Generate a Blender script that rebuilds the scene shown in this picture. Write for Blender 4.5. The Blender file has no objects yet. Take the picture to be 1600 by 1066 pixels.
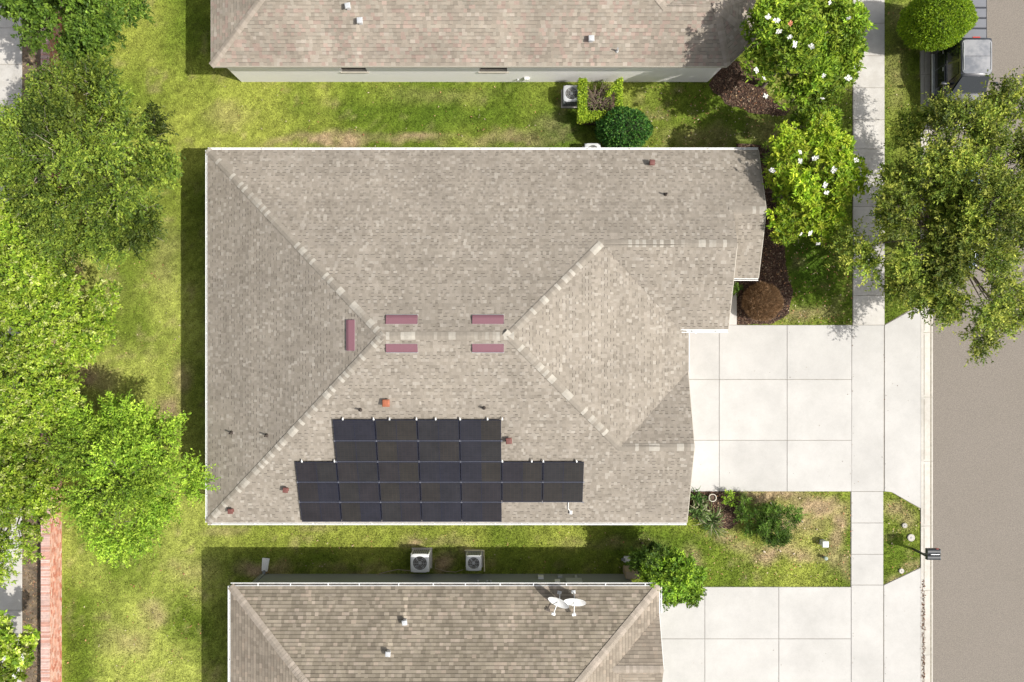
import bpy, bmesh, math, random
import numpy as np
from mathutils import Vector, Matrix
random.seed(7)
rng = np.random.default_rng(11)
S = bpy.context.scene
C = S.collection
PI = math.pi
H = 32.3                      # camera height above the lawn
FP = 1600 * 24.0 / 36.0       # focal length in photo pixels

# ------------------------------------------------------------------ camera, sky, sun, exposure
cd = bpy.data.cameras.new('camera'); cam = bpy.data.objects.new('camera', cd); C.objects.link(cam)
cam.location = (0, 0, H); cam.rotation_euler = (0, 0, 0)
cd.lens = 24.0; cd.sensor_width = 36.0; cd.clip_start = 0.1; cd.clip_end = 1500
S.camera = cam
SUN = Vector((2.38, -0.74, 2.7)).normalized()
w = bpy.data.worlds.new('World'); S.world = w; w.use_nodes = True
nt = w.node_tree; bg = nt.nodes['Background']
sky = nt.nodes.new('ShaderNodeTexSky'); sky.sky_type = 'NISHITA'; sky.sun_disc = False
sky.sun_elevation = math.asin(SUN.z); sky.sun_rotation = math.atan2(SUN.x, SUN.y)
sky.air_density = 1.0; sky.dust_density = 3.5; sky.ozone_density = 1.0
hs = nt.nodes.new('ShaderNodeHueSaturation'); hs.inputs['Saturation'].default_value = .35      # sky colour muted so the fill light turns less blue
nt.links.new(sky.outputs[0], hs.inputs['Color']); nt.links.new(hs.outputs[0], bg.inputs[0]); bg.inputs[1].default_value = 0.112
sl = bpy.data.lights.new('sun', 'SUN'); sl.energy = 3.8; sl.angle = math.radians(0.5); sl.color = (1, 0.965, 0.90)
so = bpy.data.objects.new('sun', sl); C.objects.link(so); so.rotation_euler = SUN.to_track_quat('Z', 'Y').to_euler(); so.location = (20, -5, 30)
S.view_settings.view_transform = 'Standard'; S.view_settings.look = 'None'
S.view_settings.gamma = 1; S.view_settings.exposure = 0.38; S.view_settings.use_curve_mapping = False
S.cycles.max_bounces = 6; S.cycles.diffuse_bounces = 3; S.cycles.transparent_max_bounces = 4

# ------------------------------------------------------------------ helpers
def G(px, py, z=0.0):          # place on the photographed ground, at height z
    k = (H - z) / FP
    return Vector(((px - 800) * k, (533 - py) * k, z))
def gx(px, z=0): return (px - 800) * (H - z) / FP
def gy(py, z=0): return (533 - py) * (H - z) / FP

def link(o, parent=None):
    C.objects.link(o)
    if parent: o.parent = parent
    return o
def tag(o, label=None, cat=None, group=None, kind=None):
    if label: o['label'] = label
    if cat: o['category'] = cat
    if group: o['group'] = group
    if kind: o['kind'] = kind
    return o
def empty(name, loc, rz=0, parent=None):
    o = bpy.data.objects.new(name, None); o.location = loc; o.rotation_euler = (0, 0, rz); o.empty_display_size = .3
    return link(o, parent)

class MB:
    def __init__(s): s.v = []; s.f = []; s.m = Matrix.Identity(4)
    def add(s, vs, fs):
        b = len(s.v); s.v += [tuple(s.m @ Vector(v)) for v in vs]; s.f += [tuple(b + i for i in f) for f in fs]; return s
    def box(s, x0, x1, y0, y1, z0, z1):
        return s.add([(x0,y0,z0),(x1,y0,z0),(x1,y1,z0),(x0,y1,z0),(x0,y0,z1),(x1,y0,z1),(x1,y1,z1),(x0,y1,z1)],
                     [(0,3,2,1),(4,5,6,7),(0,1,5,4),(1,2,6,5),(2,3,7,6),(3,0,4,7)])
    def rbox(s, x0, x1, y0, y1, z0, z1, b=.03, seg=2, top=None):
        bm = bmesh.new(); r = bmesh.ops.create_cube(bm, size=1)
        for v in r['verts']:
            f = v.co.z + .5
            sx, sy = (1, 1) if top is None else (1 + (top[0]-1)*f, 1 + (top[1]-1)*f)
            v.co = Vector(((x0+x1)/2 + v.co.x*(x1-x0)*sx, (y0+y1)/2 + v.co.y*(y1-y0)*sy, z0 + (z1-z0)*f))
        bmesh.ops.bevel(bm, geom=list(bm.edges), offset=b, segments=seg, affect='EDGES', profile=.6)
        bm.verts.index_update(); s.add([v.co.copy() for v in bm.verts], [tuple(v.index for v in f.verts) for f in bm.faces]); bm.free(); return s
    def tube(s, pts, rad, n=8, cap=True):
        pts = [Vector(p) for p in pts]; rr = rad if isinstance(rad, (list, tuple)) else [rad]*len(pts)
        vs = []; ref = None
        for i, p in enumerate(pts):
            d = (pts[min(i+1, len(pts)-1)] - pts[max(i-1, 0)]).normalized()
            if ref is None: ref = d.orthogonal().normalized()
            a = (ref - d*ref.dot(d)).normalized(); ref = a; b = d.cross(a)
            for k in range(n):
                t = 2*PI*k/n; vs.append(p + (a*math.cos(t) + b*math.sin(t))*rr[i])
        fs = [(i*n+k, i*n+(k+1) % n, (i+1)*n+(k+1) % n, (i+1)*n+k) for i in range(len(pts)-1) for k in range(n)]
        if cap: fs += [tuple(range(n))[::-1], tuple(range((len(pts)-1)*n, len(pts)*n))]
        return s.add(vs, fs)
    def lathe(s, prof, n=20, c=(0,0,0)):
        vs = [(c[0]+r*math.cos(2*PI*k/n), c[1]+r*math.sin(2*PI*k/n), c[2]+z) for r, z in prof for k in range(n)]
        fs = [(i*n+k, i*n+(k+1) % n, (i+1)*n+(k+1) % n, (i+1)*n+k) for i in range(len(prof)-1) for k in range(n)]
        return s.add(vs, fs)
    def prism(s, poly, z0, z1):
        n = len(poly); a = sum(poly[i][0]*poly[(i+1) % n][1] - poly[(i+1) % n][0]*poly[i][1] for i in range(n))
        if a < 0: poly = poly[::-1]
        vs = [(p[0], p[1], z0) for p in poly] + [(p[0], p[1], z1) for p in poly]
        return s.add(vs, [tuple(range(n))[::-1], tuple(range(n, 2*n))] + [(i, (i+1) % n, n+(i+1) % n, n+i) for i in range(n)])
    def mesh(s, name, mat=None, smooth=False):
        me = bpy.data.meshes.new(name); me.from_pydata(s.v, [], s.f); me.update()
        if mat: me.materials.append(mat)
        if smooth:
            me.polygons.foreach_set('use_smooth', [True]*len(me.polygons))
            me.set_sharp_from_angle(angle=math.radians(40))
        return me
    def build(s, name, mat, parent=None, smooth=False):
        return link(bpy.data.objects.new(name, s.mesh(name, mat, smooth)), parent)

def np_obj(name, V, F, tint, mat, parent=None, smooth=False):
    V = np.asarray(V, np.float32); F = np.asarray(F, np.int32); k = F.shape[1]
    me = bpy.data.meshes.new(name)
    me.vertices.add(len(V)); me.vertices.foreach_set('co', V.ravel())
    me.loops.add(F.size); me.loops.foreach_set('vertex_index', F.ravel())
    me.polygons.add(len(F)); me.polygons.foreach_set('loop_start', np.arange(0, F.size, k, dtype=np.int32))
    me.update(calc_edges=True)
    me.polygons.foreach_set('use_smooth', [smooth]*len(F))
    if tint is not None:
        dom = 'FACE' if len(tint) == len(F) else 'POINT'
        at = me.attributes.new('tint', 'FLOAT_COLOR', dom)
        c = np.ones((len(tint), 4), np.float32); c[:, :3] = np.clip(tint, 0.001, 1)
        at.data.foreach_set('color', c.ravel())
    me.materials.append(mat)
    return link(bpy.data.objects.new(name, me), parent)

# ------------------------------------------------------------------ materials
def mk(name, col=(.5,.5,.5), rough=.8, col2=None, nscale=3., var=.12, bump=0., bscale=60., metal=0., tint=False, rand=None,
       trans=0., spec=.5, det=6., fine=0., fscale=90.):
    m = bpy.data.materials.new(name); m.use_nodes = True; t = m.node_tree; N = t.nodes; L = t.links
    b = N['Principled BSDF']; out = N['Material Output']
    b.inputs['Roughness'].default_value = rough; b.inputs['Metallic'].default_value = metal
    b.inputs['Specular IOR Level'].default_value = spec
    tc = N.new('ShaderNodeNewGeometry')
    if tint:
        a = N.new('ShaderNodeAttribute'); a.attribute_name = 'tint'; base = a.outputs['Color']
    elif rand:
        oi = N.new('ShaderNodeObjectInfo'); r = N.new('ShaderNodeValToRGB'); L.new(oi.outputs['Random'], r.inputs[0])
        el = r.color_ramp.elements; el[0].position = rand[0][0]; el[0].color = (*rand[0][1], 1); el[1].position = rand[1][0]; el[1].color = (*rand[1][1], 1)
        for p, c in rand[2:]:
            e = el.new(p); e.color = (*c, 1)
        base = r.outputs['Color']
    else:
        rg = N.new('ShaderNodeRGB'); rg.outputs[0].default_value = (*col, 1); base = rg.outputs[0]
    n1 = N.new('ShaderNodeTexNoise'); n1.inputs['Scale'].default_value = nscale; n1.inputs['Detail'].default_value = det; n1.inputs['Roughness'].default_value = .65
    L.new(tc.outputs['Position'], n1.inputs['Vector'])
    if col2:
        mr = N.new('ShaderNodeMapRange'); mr.inputs[1].default_value = .42; mr.inputs[2].default_value = .62; L.new(n1.outputs['Fac'], mr.inputs[0])
        mx = N.new('ShaderNodeMix'); mx.data_type = 'RGBA'; L.new(mr.outputs[0], mx.inputs[0]); L.new(base, mx.inputs[6]); mx.inputs[7].default_value = (*col2, 1); base = mx.outputs[2]
    def mulv(base, fac, amt):
        mr = N.new('ShaderNodeMapRange'); mr.inputs[1].default_value = .25; mr.inputs[2].default_value = .75
        mr.inputs[3].default_value = 1 - amt; mr.inputs[4].default_value = 1 + amt; L.new(fac, mr.inputs[0])
        mx = N.new('ShaderNodeMix'); mx.data_type = 'RGBA'; mx.blend_type = 'MULTIPLY'; mx.inputs[0].default_value = 1
        L.new(base, mx.inputs[6]); L.new(mr.outputs[0], mx.inputs[7]); return mx.outputs[2]
    if var: base = mulv(base, n1.outputs['Fac'], var)
    if fine:
        n2 = N.new('ShaderNodeTexNoise'); n2.inputs['Scale'].default_value = fscale; n2.inputs['Detail'].default_value = 2; L.new(tc.outputs['Position'], n2.inputs['Vector'])
        base = mulv(base, n2.outputs['Fac'], fine)
    L.new(base, b.inputs['Base Color'])
    if bump:
        n3 = N.new('ShaderNodeTexNoise'); n3.inputs['Scale'].default_value = bscale; n3.inputs['Detail'].default_value = 4; L.new(tc.outputs['Position'], n3.inputs['Vector'])
        bp = N.new('ShaderNodeBump'); bp.inputs['Strength'].default_value = bump; bp.inputs['Distance'].default_value = .02
        L.new(n3.outputs['Fac'], bp.inputs['Height']); L.new(bp.outputs[0], b.inputs['Normal'])
    if trans:
        tr = N.new('ShaderNodeBsdfTranslucent'); L.new(base, tr.inputs[0]); ms = N.new('ShaderNodeMixShader'); ms.inputs[0].default_value = trans
        L.new(b.outputs[0], ms.inputs[1]); L.new(tr.outputs[0], ms.inputs[2]); L.new(ms.outputs[0], out.inputs['Surface'])
    return m

M_soil = mk('soil', (.13,.10,.07), .95, (.20,.15,.10), 2.2, .3, .5, 40, fine=.4, fscale=30)
M_lawn = mk('lawn_turf', tint=True, rough=.95, nscale=9, var=.28, bump=.8, bscale=45, fine=.45, fscale=22, spec=.1)
M_blade = mk('grass_blade', tint=True, rough=.75, nscale=5, var=.12, spec=.15, trans=.25)
M_conc = mk('concrete', (.53,.515,.49), .9, (.495,.48,.455), 1.1, .07, .15, 120, fine=.07, fscale=55, spec=.2)
M_concs = mk('sidewalk_concrete', (.60,.575,.535), .9, (.49,.465,.425), 1.5, .09, .15, 120, fine=.10, fscale=40, spec=.2)
M_gut = mk('gutter_concrete', (.57,.54,.49), .9, (.47,.44,.39), 2.5, .1, .15, 120, fine=.12, fscale=40, spec=.2)
M_joint = mk('joint_dirt', (.27,.24,.19), .95, nscale=6, var=.4)
M_asph = mk('asphalt', (.235,.207,.177), .92, (.218,.192,.163), .35, .06, .5, 140, fine=.30, fscale=26, spec=.25)
M_mulch = mk('mulch_ground', (.075,.045,.032), .95, (.11,.07,.05), 5, .35, .8, 40, fine=.5, fscale=25)
M_chip = mk('wood_chip', tint=True, rough=.9, var=.15, nscale=20, spec=.15)
M_shing = mk('asphalt_shingle', tint=True, rough=.93, nscale=.55, var=.13, bump=.08, bscale=160, fine=.14, fscale=45, spec=.2)
M_under = mk('roof_deck', (.20,.175,.15), .95, nscale=1, var=.1)
def capmat(n, a, b, c): return mk(n, rough=.92, nscale=8, var=.12, bump=.3, bscale=160, rand=[(0, a), (.60, b), (.72, c), (1., tuple(min(1, x*1.18) for x in c))], spec=.2)
M_cap1 = capmat('cap_shingle', (.262,.232,.192), (.30,.266,.222), (.39,.36,.31))
M_cap2 = capmat('cap_shingle_weathered', (.315,.27,.22), (.33,.285,.235), (.35,.30,.25))
M_white = mk('white_metal', (.82,.82,.80), .45, nscale=2, var=.05, fine=.05, fscale=14)
M_fascia = mk('fascia_paint', (.55,.50,.42), .7, nscale=2, var=.06)
M_wwall = mk('white_stucco', (.94,.91,.89), .9, (.92,.885,.86), .6, .04, .25, 90, fine=.03, fscale=40)
M_gwall = mk('sage_stucco', (.31,.335,.305), .9, (.28,.30,.275), .8, .08, .25, 90, fine=.06)
M_bwall = mk('tan_stucco', (.46,.41,.34), .9, nscale=1, var=.06, bump=.25, bscale=90)
M_debris = mk('gutter_debris', (.05,.042,.033), .95, (.13,.11,.085), 5, .4)
M_red = mk('burgundy_metal', (.215,.10,.122), .5, (.195,.09,.108), 3, .09, fine=.06, fscale=30)
M_redd = mk('dark_burgundy', (.13,.05,.06), .6, nscale=3, var=.2)
M_terra = mk('terracotta_metal', (.36,.115,.055), .6, nscale=9, var=.2)
M_brownv = mk('brown_vent_metal', (.16,.06,.05), .6, nscale=9, var=.2)
M_black = mk('black_plastic', (.012,.012,.013), .4, nscale=4, var=.1)
M_lead = mk('lead_boot', (.07,.055,.045), .7, nscale=6, var=.2)
M_galv = mk('galvanised', (.62,.63,.64), .4, nscale=9, var=.15, metal=.3)
M_alu = mk('aluminium_rail', (.30,.31,.36), .4, nscale=9, var=.1, metal=.5)
M_frame = mk('panel_frame', (.012,.014,.030), .35, nscale=3, var=.15)
M_glassd = mk('dark_window_glass', (.02,.023,.025), .08, nscale=2, var=.1, spec=.7)
M_trunk = mk('bark', (.16,.125,.10), .95, (.24,.20,.165), 6, .25, .7, 30)
M_leaf = mk('foliage', tint=True, rough=.55, nscale=.9, var=.12, spec=.25, trans=.22)
M_petal = mk('white_petal', (.90,.89,.84), .6, nscale=9, var=.05, trans=.15)
M_petalp = mk('faded_petal', (.70,.30,.17), .7, nscale=9, var=.15)
M_brick = mk('brick', tint=True, rough=.9, nscale=6, var=.18, bump=.3, bscale=80, fine=.15, fscale=40)
M_mortar = mk('mortar', (.50,.43,.38), .95, nscale=6, var=.15)
M_acg = mk('pale_grey_enamel', (.70,.71,.70), .45, nscale=4, var=.06)
M_acd = mk('grey_enamel', (.23,.25,.26), .5, nscale=4, var=.1)
M_fin = mk('condenser_fins', (.085,.08,.07), .7, nscale=9, var=.25)
M_fan = mk('fan_metal', (.42,.43,.45), .35, nscale=3, var=.25, metal=.4)
M_paint = mk('black_car_paint', (.012,.014,.02), .16, nscale=2, var=.1, spec=.8)
M_paint.node_tree.nodes['Principled BSDF'].inputs['Coat Weight'].default_value = 1
M_roofsheen = mk('dark_car_paint_sky_sheen', (.17,.18,.20), .15, (.30,.30,.31), 1.4, .1, spec=.8)  # dark cab roof, lightened to paint in the sky's reflection
M_bluepaint = mk('blue_car_paint', (.10,.17,.34), .2, nscale=2, var=.1, spec=.8)
M_tonn = mk('tonneau_panel', (.17,.175,.195), .5, nscale=4, var=.08)
M_tyre = mk('tyre_rubber', (.02,.02,.02), .85, nscale=9, var=.2)
M_rim = mk('wheel_rim', (.5,.5,.5), .3, metal=.8, nscale=3, var=.1)
M_lampr = mk('red_lamp', (.55,.05,.03), .3, nscale=3, var=.1)
M_lampw = mk('clear_lamp', (.75,.76,.78), .15, nscale=3, var=.1)
M_tan = mk('tan_plastic', (.50,.39,.28), .6, nscale=3, var=.06)
M_ped = mk('pedestal_plastic', (.66,.67,.66), .5, nscale=3, var=.05)
M_pot = mk('cream_pot', (.72,.68,.56), .6, nscale=6, var=.1)
M_hose = mk('beige_hose', (.42,.35,.25), .6, nscale=9, var=.15)
M_bone = mk('pale_litter', (.62,.52,.40), .8, nscale=9, var=.2)

def slab_tone(m, lo, hi):
    t = m.node_tree; N = t.nodes; L = t.links; b = N['Principled BSDF']; src = b.inputs['Base Color'].links[0].from_socket
    oi = N.new('ShaderNodeObjectInfo'); mr = N.new('ShaderNodeMapRange'); mr.inputs[3].default_value = lo; mr.inputs[4].default_value = hi; L.new(oi.outputs['Random'], mr.inputs[0])
    g = N.new('ShaderNodeNewGeometry'); n = N.new('ShaderNodeTexNoise'); n.inputs['Scale'].default_value = .45; n.inputs['Detail'].default_value = 8; n.inputs['Roughness'].default_value = .7; L.new(g.outputs['Position'], n.inputs['Vector'])
    m2 = N.new('ShaderNodeMapRange'); m2.inputs[1].default_value = .35; m2.inputs[2].default_value = .7; m2.inputs[3].default_value = 1.05; m2.inputs[4].default_value = .86; L.new(n.outputs['Fac'], m2.inputs[0])
    mu = N.new('ShaderNodeMath'); mu.operation = 'MULTIPLY'; L.new(mr.outputs[0], mu.inputs[0]); L.new(m2.outputs[0], mu.inputs[1])
    mx = N.new('ShaderNodeMix'); mx.data_type = 'RGBA'; mx.blend_type = 'MULTIPLY'; mx.inputs[0].default_value = 1; L.new(src, mx.inputs[6]); L.new(mu.outputs[0], mx.inputs[7]); L.new(mx.outputs[2], b.inputs['Base Color'])
slab_tone(M_conc, .96, 1.03); slab_tone(M_concs, .90, 1.05); slab_tone(M_gut, .92, 1.06)
def solar_mat():
    m = mk('solar_cells', rand=[(0, (.019,.019,.028)), (1, (.021,.019,.025)), (.35, (.023,.022,.023)), (.6, (.027,.024,.021))], rough=.32, nscale=1.4, var=.25, spec=.5)
    t = m.node_tree; N = t.nodes; L = t.links; b = N['Principled BSDF']
    src = b.inputs['Base Color'].links[0].from_socket
    tc = N.new('ShaderNodeTexCoord'); br = N.new('ShaderNodeTexBrick'); L.new(tc.outputs['Object'], br.inputs['Vector'])
    br.inputs['Scale'].default_value = 1; br.inputs['Mortar Size'].default_value = .005; br.inputs['Brick Width'].default_value = .165; br.inputs['Row Height'].default_value = .084; br.offset = 0
    br.inputs['Color1'].default_value = (1,1,1,1); br.inputs['Color2'].default_value = (.78,.78,.78,1); br.inputs['Mortar'].default_value = (1.7,1.5,1.2,1)
    mx = N.new('ShaderNodeMix'); mx.data_type = 'RGBA'; mx.blend_type = 'MULTIPLY'; mx.inputs[0].default_value = 1
    L.new(src, mx.inputs[6]); L.new(br.outputs['Color'], mx.inputs[7]); L.new(mx.outputs[2], b.inputs['Base Color'])
    return m
M_cell = solar_mat()

# ------------------------------------------------------------------ noise and ground layout
LAT = rng.random((256, 256))
def vnoise(x, y, s):
    x = np.asarray(x)*s + 911.3; y = np.asarray(y)*s + 517.7
    xi = np.floor(x).astype(int); yi = np.floor(y).astype(int); fx = x-xi; fy = y-yi
    fx = fx*fx*(3-2*fx); fy = fy*fy*(3-2*fy)
    a = LAT[xi & 255, yi & 255]; b = LAT[(xi+1) & 255, yi & 255]; c = LAT[xi & 255, (yi+1) & 255]; d = LAT[(xi+1) & 255, (yi+1) & 255]
    return (a*(1-fx)+b*fx)*(1-fy) + (c*(1-fx)+d*fx)*fy
def fbm(x, y, s, o=4):
    r = 0; a = .5; t = 0
    for _ in range(o): r = r + a*vnoise(x, y, s); t += a; a *= .55; s *= 2.03
    return r/t
# worn or dry patches of the lawn: photo x, y, radii, strength
DRY = [(520,218,60,9,1.0),(640,212,60,8,.75),(440,220,40,8,.5),(800,216,90,8,.5),(360,180,40,20,.3),(690,150,80,15,.2),
       (1280,790,38,16,1.15),(1210,776,60,11,1.15),(1240,815,50,26,.75),(1230,862,60,14,.8),(1305,850,14,40,.7),(1180,775,40,8,.8),(1310,815,16,28,.85),(1255,868,26,14,.9),(1198,868,30,12,.95),(1132,842,16,12,.8),(1290,866,30,12,.6),
       (1235,800,30,14,.7),(1320,880,10,22,.7),(1155,860,20,12,.5),(1080,880,14,22,.5),(1405,795,22,14,.6),(1420,810,12,22,.5),(1395,905,12,10,.6),(1425,885,16,8,.5),
       (100,395,26,24,1.2),(115,420,18,18,.8),(140,585,30,18,.8),(160,590,28,18,.6),(262,640,22,26,.8),(280,590,18,30,.6),(240,960,26,22,.55),(300,890,40,22,.3),(200,1000,40,26,.4),
       (170,450,25,25,.3),(260,400,26,60,.25),(360,835,38,7,.6),(490,828,30,8,.35),(700,845,40,12,.3),(730,865,20,8,.7),(645,850,20,8,.8),(690,883,22,14,.8),
       (400,890,30,14,.9),(440,888,20,12,.6),(560,890,80,8,.4),(960,845,26,10,.4),(900,850,40,10,.25),(1010,850,30,10,.2),(1410,35,24,25,.4),(1400,120,20,60,.3),(1240,150,40,30,.3),
       (860,195,30,20,.3),(1200,205,40,20,.35),(1100,215,60,14,.35),(1260,490,50,14,.5),(85,85,25,20,1.0),(100,100,20,14,.6)]
LUSH_SHADE = [(880,200,60,45,.9),(700,185,110,22,.55),(1270,420,60,60,1.0),(1150,190,120,50,.55),(1350,300,80,200,.8),(960,180,200,60,.35),(560,170,130,22,.3),(1000,855,90,30,.5),(1400,60,30,80,.5),(1405,860,22,22,.3),(500,875,300,14,.3)]  # lusher lawn, plus shade of oak and magnolias painted into the green
def lawn_col(x, y):
    n = fbm(x, y, .35); n2 = fbm(x+40, y-13, 1.6); n3 = fbm(x-9, y+70, .13, 3)
    east = np.clip((x+11)/7, 0, 1)
    A = np.array([.275,.305,.055]); A2 = np.array([.125,.175,.020]); T = np.array([.37,.27,.165]); B = np.array([.07,.13,.012])
    g = np.clip(.22 + east*.38 + (n-.5)*2.5 + (n3-.5)*.7, 0, 1)[:, None]
    Aw = np.array([.315,.350,.075]); wst = np.clip((-x-12.5)/2.5, 0, 1)[:, None]*np.clip((7.5-y)/5, 0, 1)[:, None]
    c = (A*(1-wst)+Aw*wst)*(1-g) + A2*g
    lush_shade = np.zeros_like(x); dry = np.clip((n2-.62)*1.8, 0, .35)
    jx = (fbm(x, y, 1.1)-.5)*1.6; jy = (fbm(x+7, y+3, 1.1)-.5)*1.6
    for px, py, rx, ry, s in LUSH_SHADE:
        d = np.sqrt(((x-gx(px)+jx)/(rx/33.03))**2 + ((y-gy(py)+jy)/(ry/33.03))**2); lush_shade = np.maximum(lush_shade, s*np.clip(1.3-d, 0, 1))
    for px, py, rx, ry, s in DRY:
        d = np.sqrt(((x-gx(px)+jx*.55)/(rx/33.03))**2 + ((y-gy(py)+jy*.55)/(ry/33.03))**2)
        dry = np.maximum(dry, s*np.clip(1.35-d, 0, 1)*np.clip(.35+1.3*n2, 0, 1.1))
    lush_shade = (lush_shade*np.clip(.3+1.4*n2, 0, 1))[:, None]; dry = np.clip(dry, 0, .92)[:, None]
    c = c*(1-lush_shade) + B*lush_shade
    c = c*(1-dry) + T*dry
    gr = .70 + .6*vnoise(x+31, y+17, 6.5); gr2 = .8 + .4*vnoise(x+3, y+71, 14.)
    return c*(gr*gr2)[:, None]

def inpoly(x, y, poly):
    r = np.zeros(x.shape, bool); n = len(poly)
    for i in range(n):
        x1, y1 = poly[i][:2]; x2, y2 = poly[(i+1) % n][:2]
        cnd = ((y1 > y) != (y2 > y)); xx = (x2-x1)*(y-y1)/((y2-y1) if y2 != y1 else 1e-9) + x1
        r ^= cnd & (x < xx)
    return r
def PP(lst): return [(gx(a), gy(b)) for a, b in lst]
def rect(a, b, c, d): return PP([(a,b),(c,b),(c,d),(a,d)])

BLOCK = []                    # areas without grass
def blk(p): BLOCK.append(p); return p

# ground sheets
gm = MB(); gm.add([(-250,-250,-.06),(250,-250,-.06),(250,250,-.06),(-250,250,-.06)], [(0,1,2,3)])
tag(gm.build('ground', mk('far_turf', (.14,.20,.03), .95, (.10,.16,.025), .4, .25, fine=.3, fscale=9, spec=.1)), kind='structure')
nx, ny = 300, 230
xs = np.linspace(-34, 27.9, nx); ys = np.linspace(-24, 24, ny); XX, YY = np.meshgrid(xs, ys, indexing='ij')
xf, yf = XX.ravel(), YY.ravel()
sel = xf < 19.62
V = np.stack([np.minimum(xf, 19.60), yf, (fbm(xf, yf, .8)-.5)*.02 - .012], 1)
idx = np.arange(nx*ny).reshape(nx, ny); F = np.stack([idx[:-1,:-1], idx[1:,:-1], idx[1:,1:], idx[:-1,1:]], -1).reshape(-1, 4)
F = F[sel[F].any(1)]
lawn = np_obj('lawn', V, F, lawn_col(V[:,0].astype(float), V[:,1].astype(float)), M_lawn, smooth=True); tag(lawn, kind='structure')

# slabs: each concrete panel is a piece of its own
def slab(parent, name, px_poly, mat, z1=.028, gap=.009, z0=-.05):
    P = PP(px_poly) if px_poly[0][0] > 60 or True else px_poly
    c = Vector((sum(p[0] for p in P)/len(P), sum(p[1] for p in P)/len(P)))
    Q = []
    for p in P:
        v = Vector(p)-c; Q.append((c.x + v.x - math.copysign(gap, v.x) , c.y + v.y - math.copysign(gap, v.y)))
    zz = z1 + random.uniform(-.003, .003)
    bm = bmesh.new(); n = len(Q)
    a = sum(Q[i][0]*Q[(i+1) % n][1] - Q[(i+1) % n][0]*Q[i][1] for i in range(n))
    if a < 0: Q = Q[::-1]
    top = [bm.verts.new((q[0], q[1], zz)) for q in Q]; bot = [bm.verts.new((q[0], q[1], z0)) for q in Q]
    ft = bm.faces.new(top)
    for i in range(n): bm.faces.new((bot[i], bot[(i+1) % n], top[(i+1) % n], top[i]))
    bmesh.ops.bevel(bm, geom=list(ft.edges), offset=.008, segments=1, affect='EDGES')
    me = bpy.data.meshes.new(name); bm.to_mesh(me); bm.free(); me.materials.append(mat)
    return link(bpy.data.objects.new(name, me), parent)
def basis(name, polys, z=.004, parent=None, mat=None):
    b = MB()
    for p in polys: b.prism(p, -.06, z)
    o = b.build(name, mat or M_joint, parent)
    return o

# --- sidewalk
sw = basis('sidewalk', [blk(rect(1332,-60,1382,508)), blk(rect(1330,508,1381,768)), blk(rect(1329,768,1380,1140))]); tag(sw, kind='structure')
jy = [-60,-13,37,87.5,137.5,187.5,233,280,323,369,416,462,508]
for a, b in zip(jy[:-1], jy[1:]): slab(sw, 'slab', [(1332.5,a),(1382,a),(1382,b),(1332.5,b)], M_concs)
for a, b in ((768,817),(817,866),(866,914)): slab(sw, 'slab', [(1329.5,a),(1380,a),(1380,b),(1329.5,b)], M_conc)
slab(sw, 'slab', [(1330.5,508),(1381,508),(1380.5,768),(1330,768)], M_conc); slab(sw, 'slab', [(1329.5,914),(1380,914),(1380,1070),(1329.5,1070)], M_conc)
slab(sw, 'slab', [(1329.5,1070),(1380,1070),(1380,1140),(1329.5,1140)], M_conc)
# --- main driveway
d1 = basis('driveway', [blk(rect(1030,508,1331,768))]); tag(d1, kind='structure')
xc = [1030,1123.5,1229.5,1330.5]; yc = [508,593,688,768]
for i in range(3):
    for j in range(3): slab(d1, 'slab', [(xc[i],yc[j]),(xc[i+1],yc[j]),(xc[i+1]+.0,yc[j+1]),(xc[i],yc[j+1])], M_conc)
pth = basis('entry_path', [blk(rect(1085,440,1151,508))]); tag(pth, kind='structure')
slab(pth, 'slab', [(1085,453),(1151,453),(1151,508),(1085,508)], M_concs, z1=.05)
ap = basis('driveway_apron', [blk(PP([(1381,508),(1443,472),(1443,798),(1391,768),(1381,768)]))]); tag(ap, kind='structure')
slab(ap, 'slab', [(1381.5,508),(1443,474),(1443,797),(1393,769),(1381.5,768)], M_conc)
# --- neighbour driveway
d2 = basis('driveway', [blk(rect(1010,917,1330,1160))]); tag(d2, kind='structure')
xc = [1010,1101,1216.5,1329.5]; yc = [917,998,1080,1160]
for i in range(3):
    for j in range(3): slab(d2, 'slab', [(xc[i],yc[j]),(xc[i+1],yc[j]),(xc[i+1],yc[j+1]),(xc[i],yc[j+1])], M_conc)
ap2 = basis('driveway_apron', [blk(PP([(1380,914),(1443,884),(1443,1160),(1380,1160)]))]); tag(ap2, kind='structure')
slab(ap2, 'slab', [(1380.5,914),(1442.5,885),(1442.5,1160),(1380.5,1160)], M_conc)
# --- kerb, road
blk(rect(1437,-200,2200,1400))
kb = MB(); kb.box(19.30, 19.86, -30, 30, -.06, -.012); kerb = kb.build('kerb', M_joint); tag(kerb, kind='structure')
yk = -24.0; k = 0
while yk < 24:
    L_ = 3.05
    b = MB(); x0 = 19.33; b.add([(x0,yk+.008,-.1),(19.50,yk+.008,-.1),(19.93,yk+.008,-.1),(x0,yk+L_-.008,-.1),(19.50,yk+L_-.008,-.1),(19.93,yk+L_-.008,-.1),
                     (x0,yk+.008,.034),(19.50,yk+.008,.026),(19.93,yk+.008,-.030),(x0,yk+L_-.008,.034),(19.50,yk+L_-.008,.026),(19.93,yk+L_-.008,-.030)],
                     [(6,7,10,9),(7,8,11,10),(0,6,9,3),(2,5,11,8),(0,1,7,6),(1,2,8,7),(3,9,10,4),(4,10,11,5)])
    b.build('kerb_section', M_gut, kerb)
    b = MB(); b.box(19.475, 19.497, yk+.1, yk+L_-.1, .02, .0335); b.build('dirt_line', M_joint, kerb)
    yk += L_
rb = MB(); rb.box(19.90, 28.0, -250, 250, -.09, -.045); tag(rb.build('road', M_asph), kind='structure')
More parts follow.
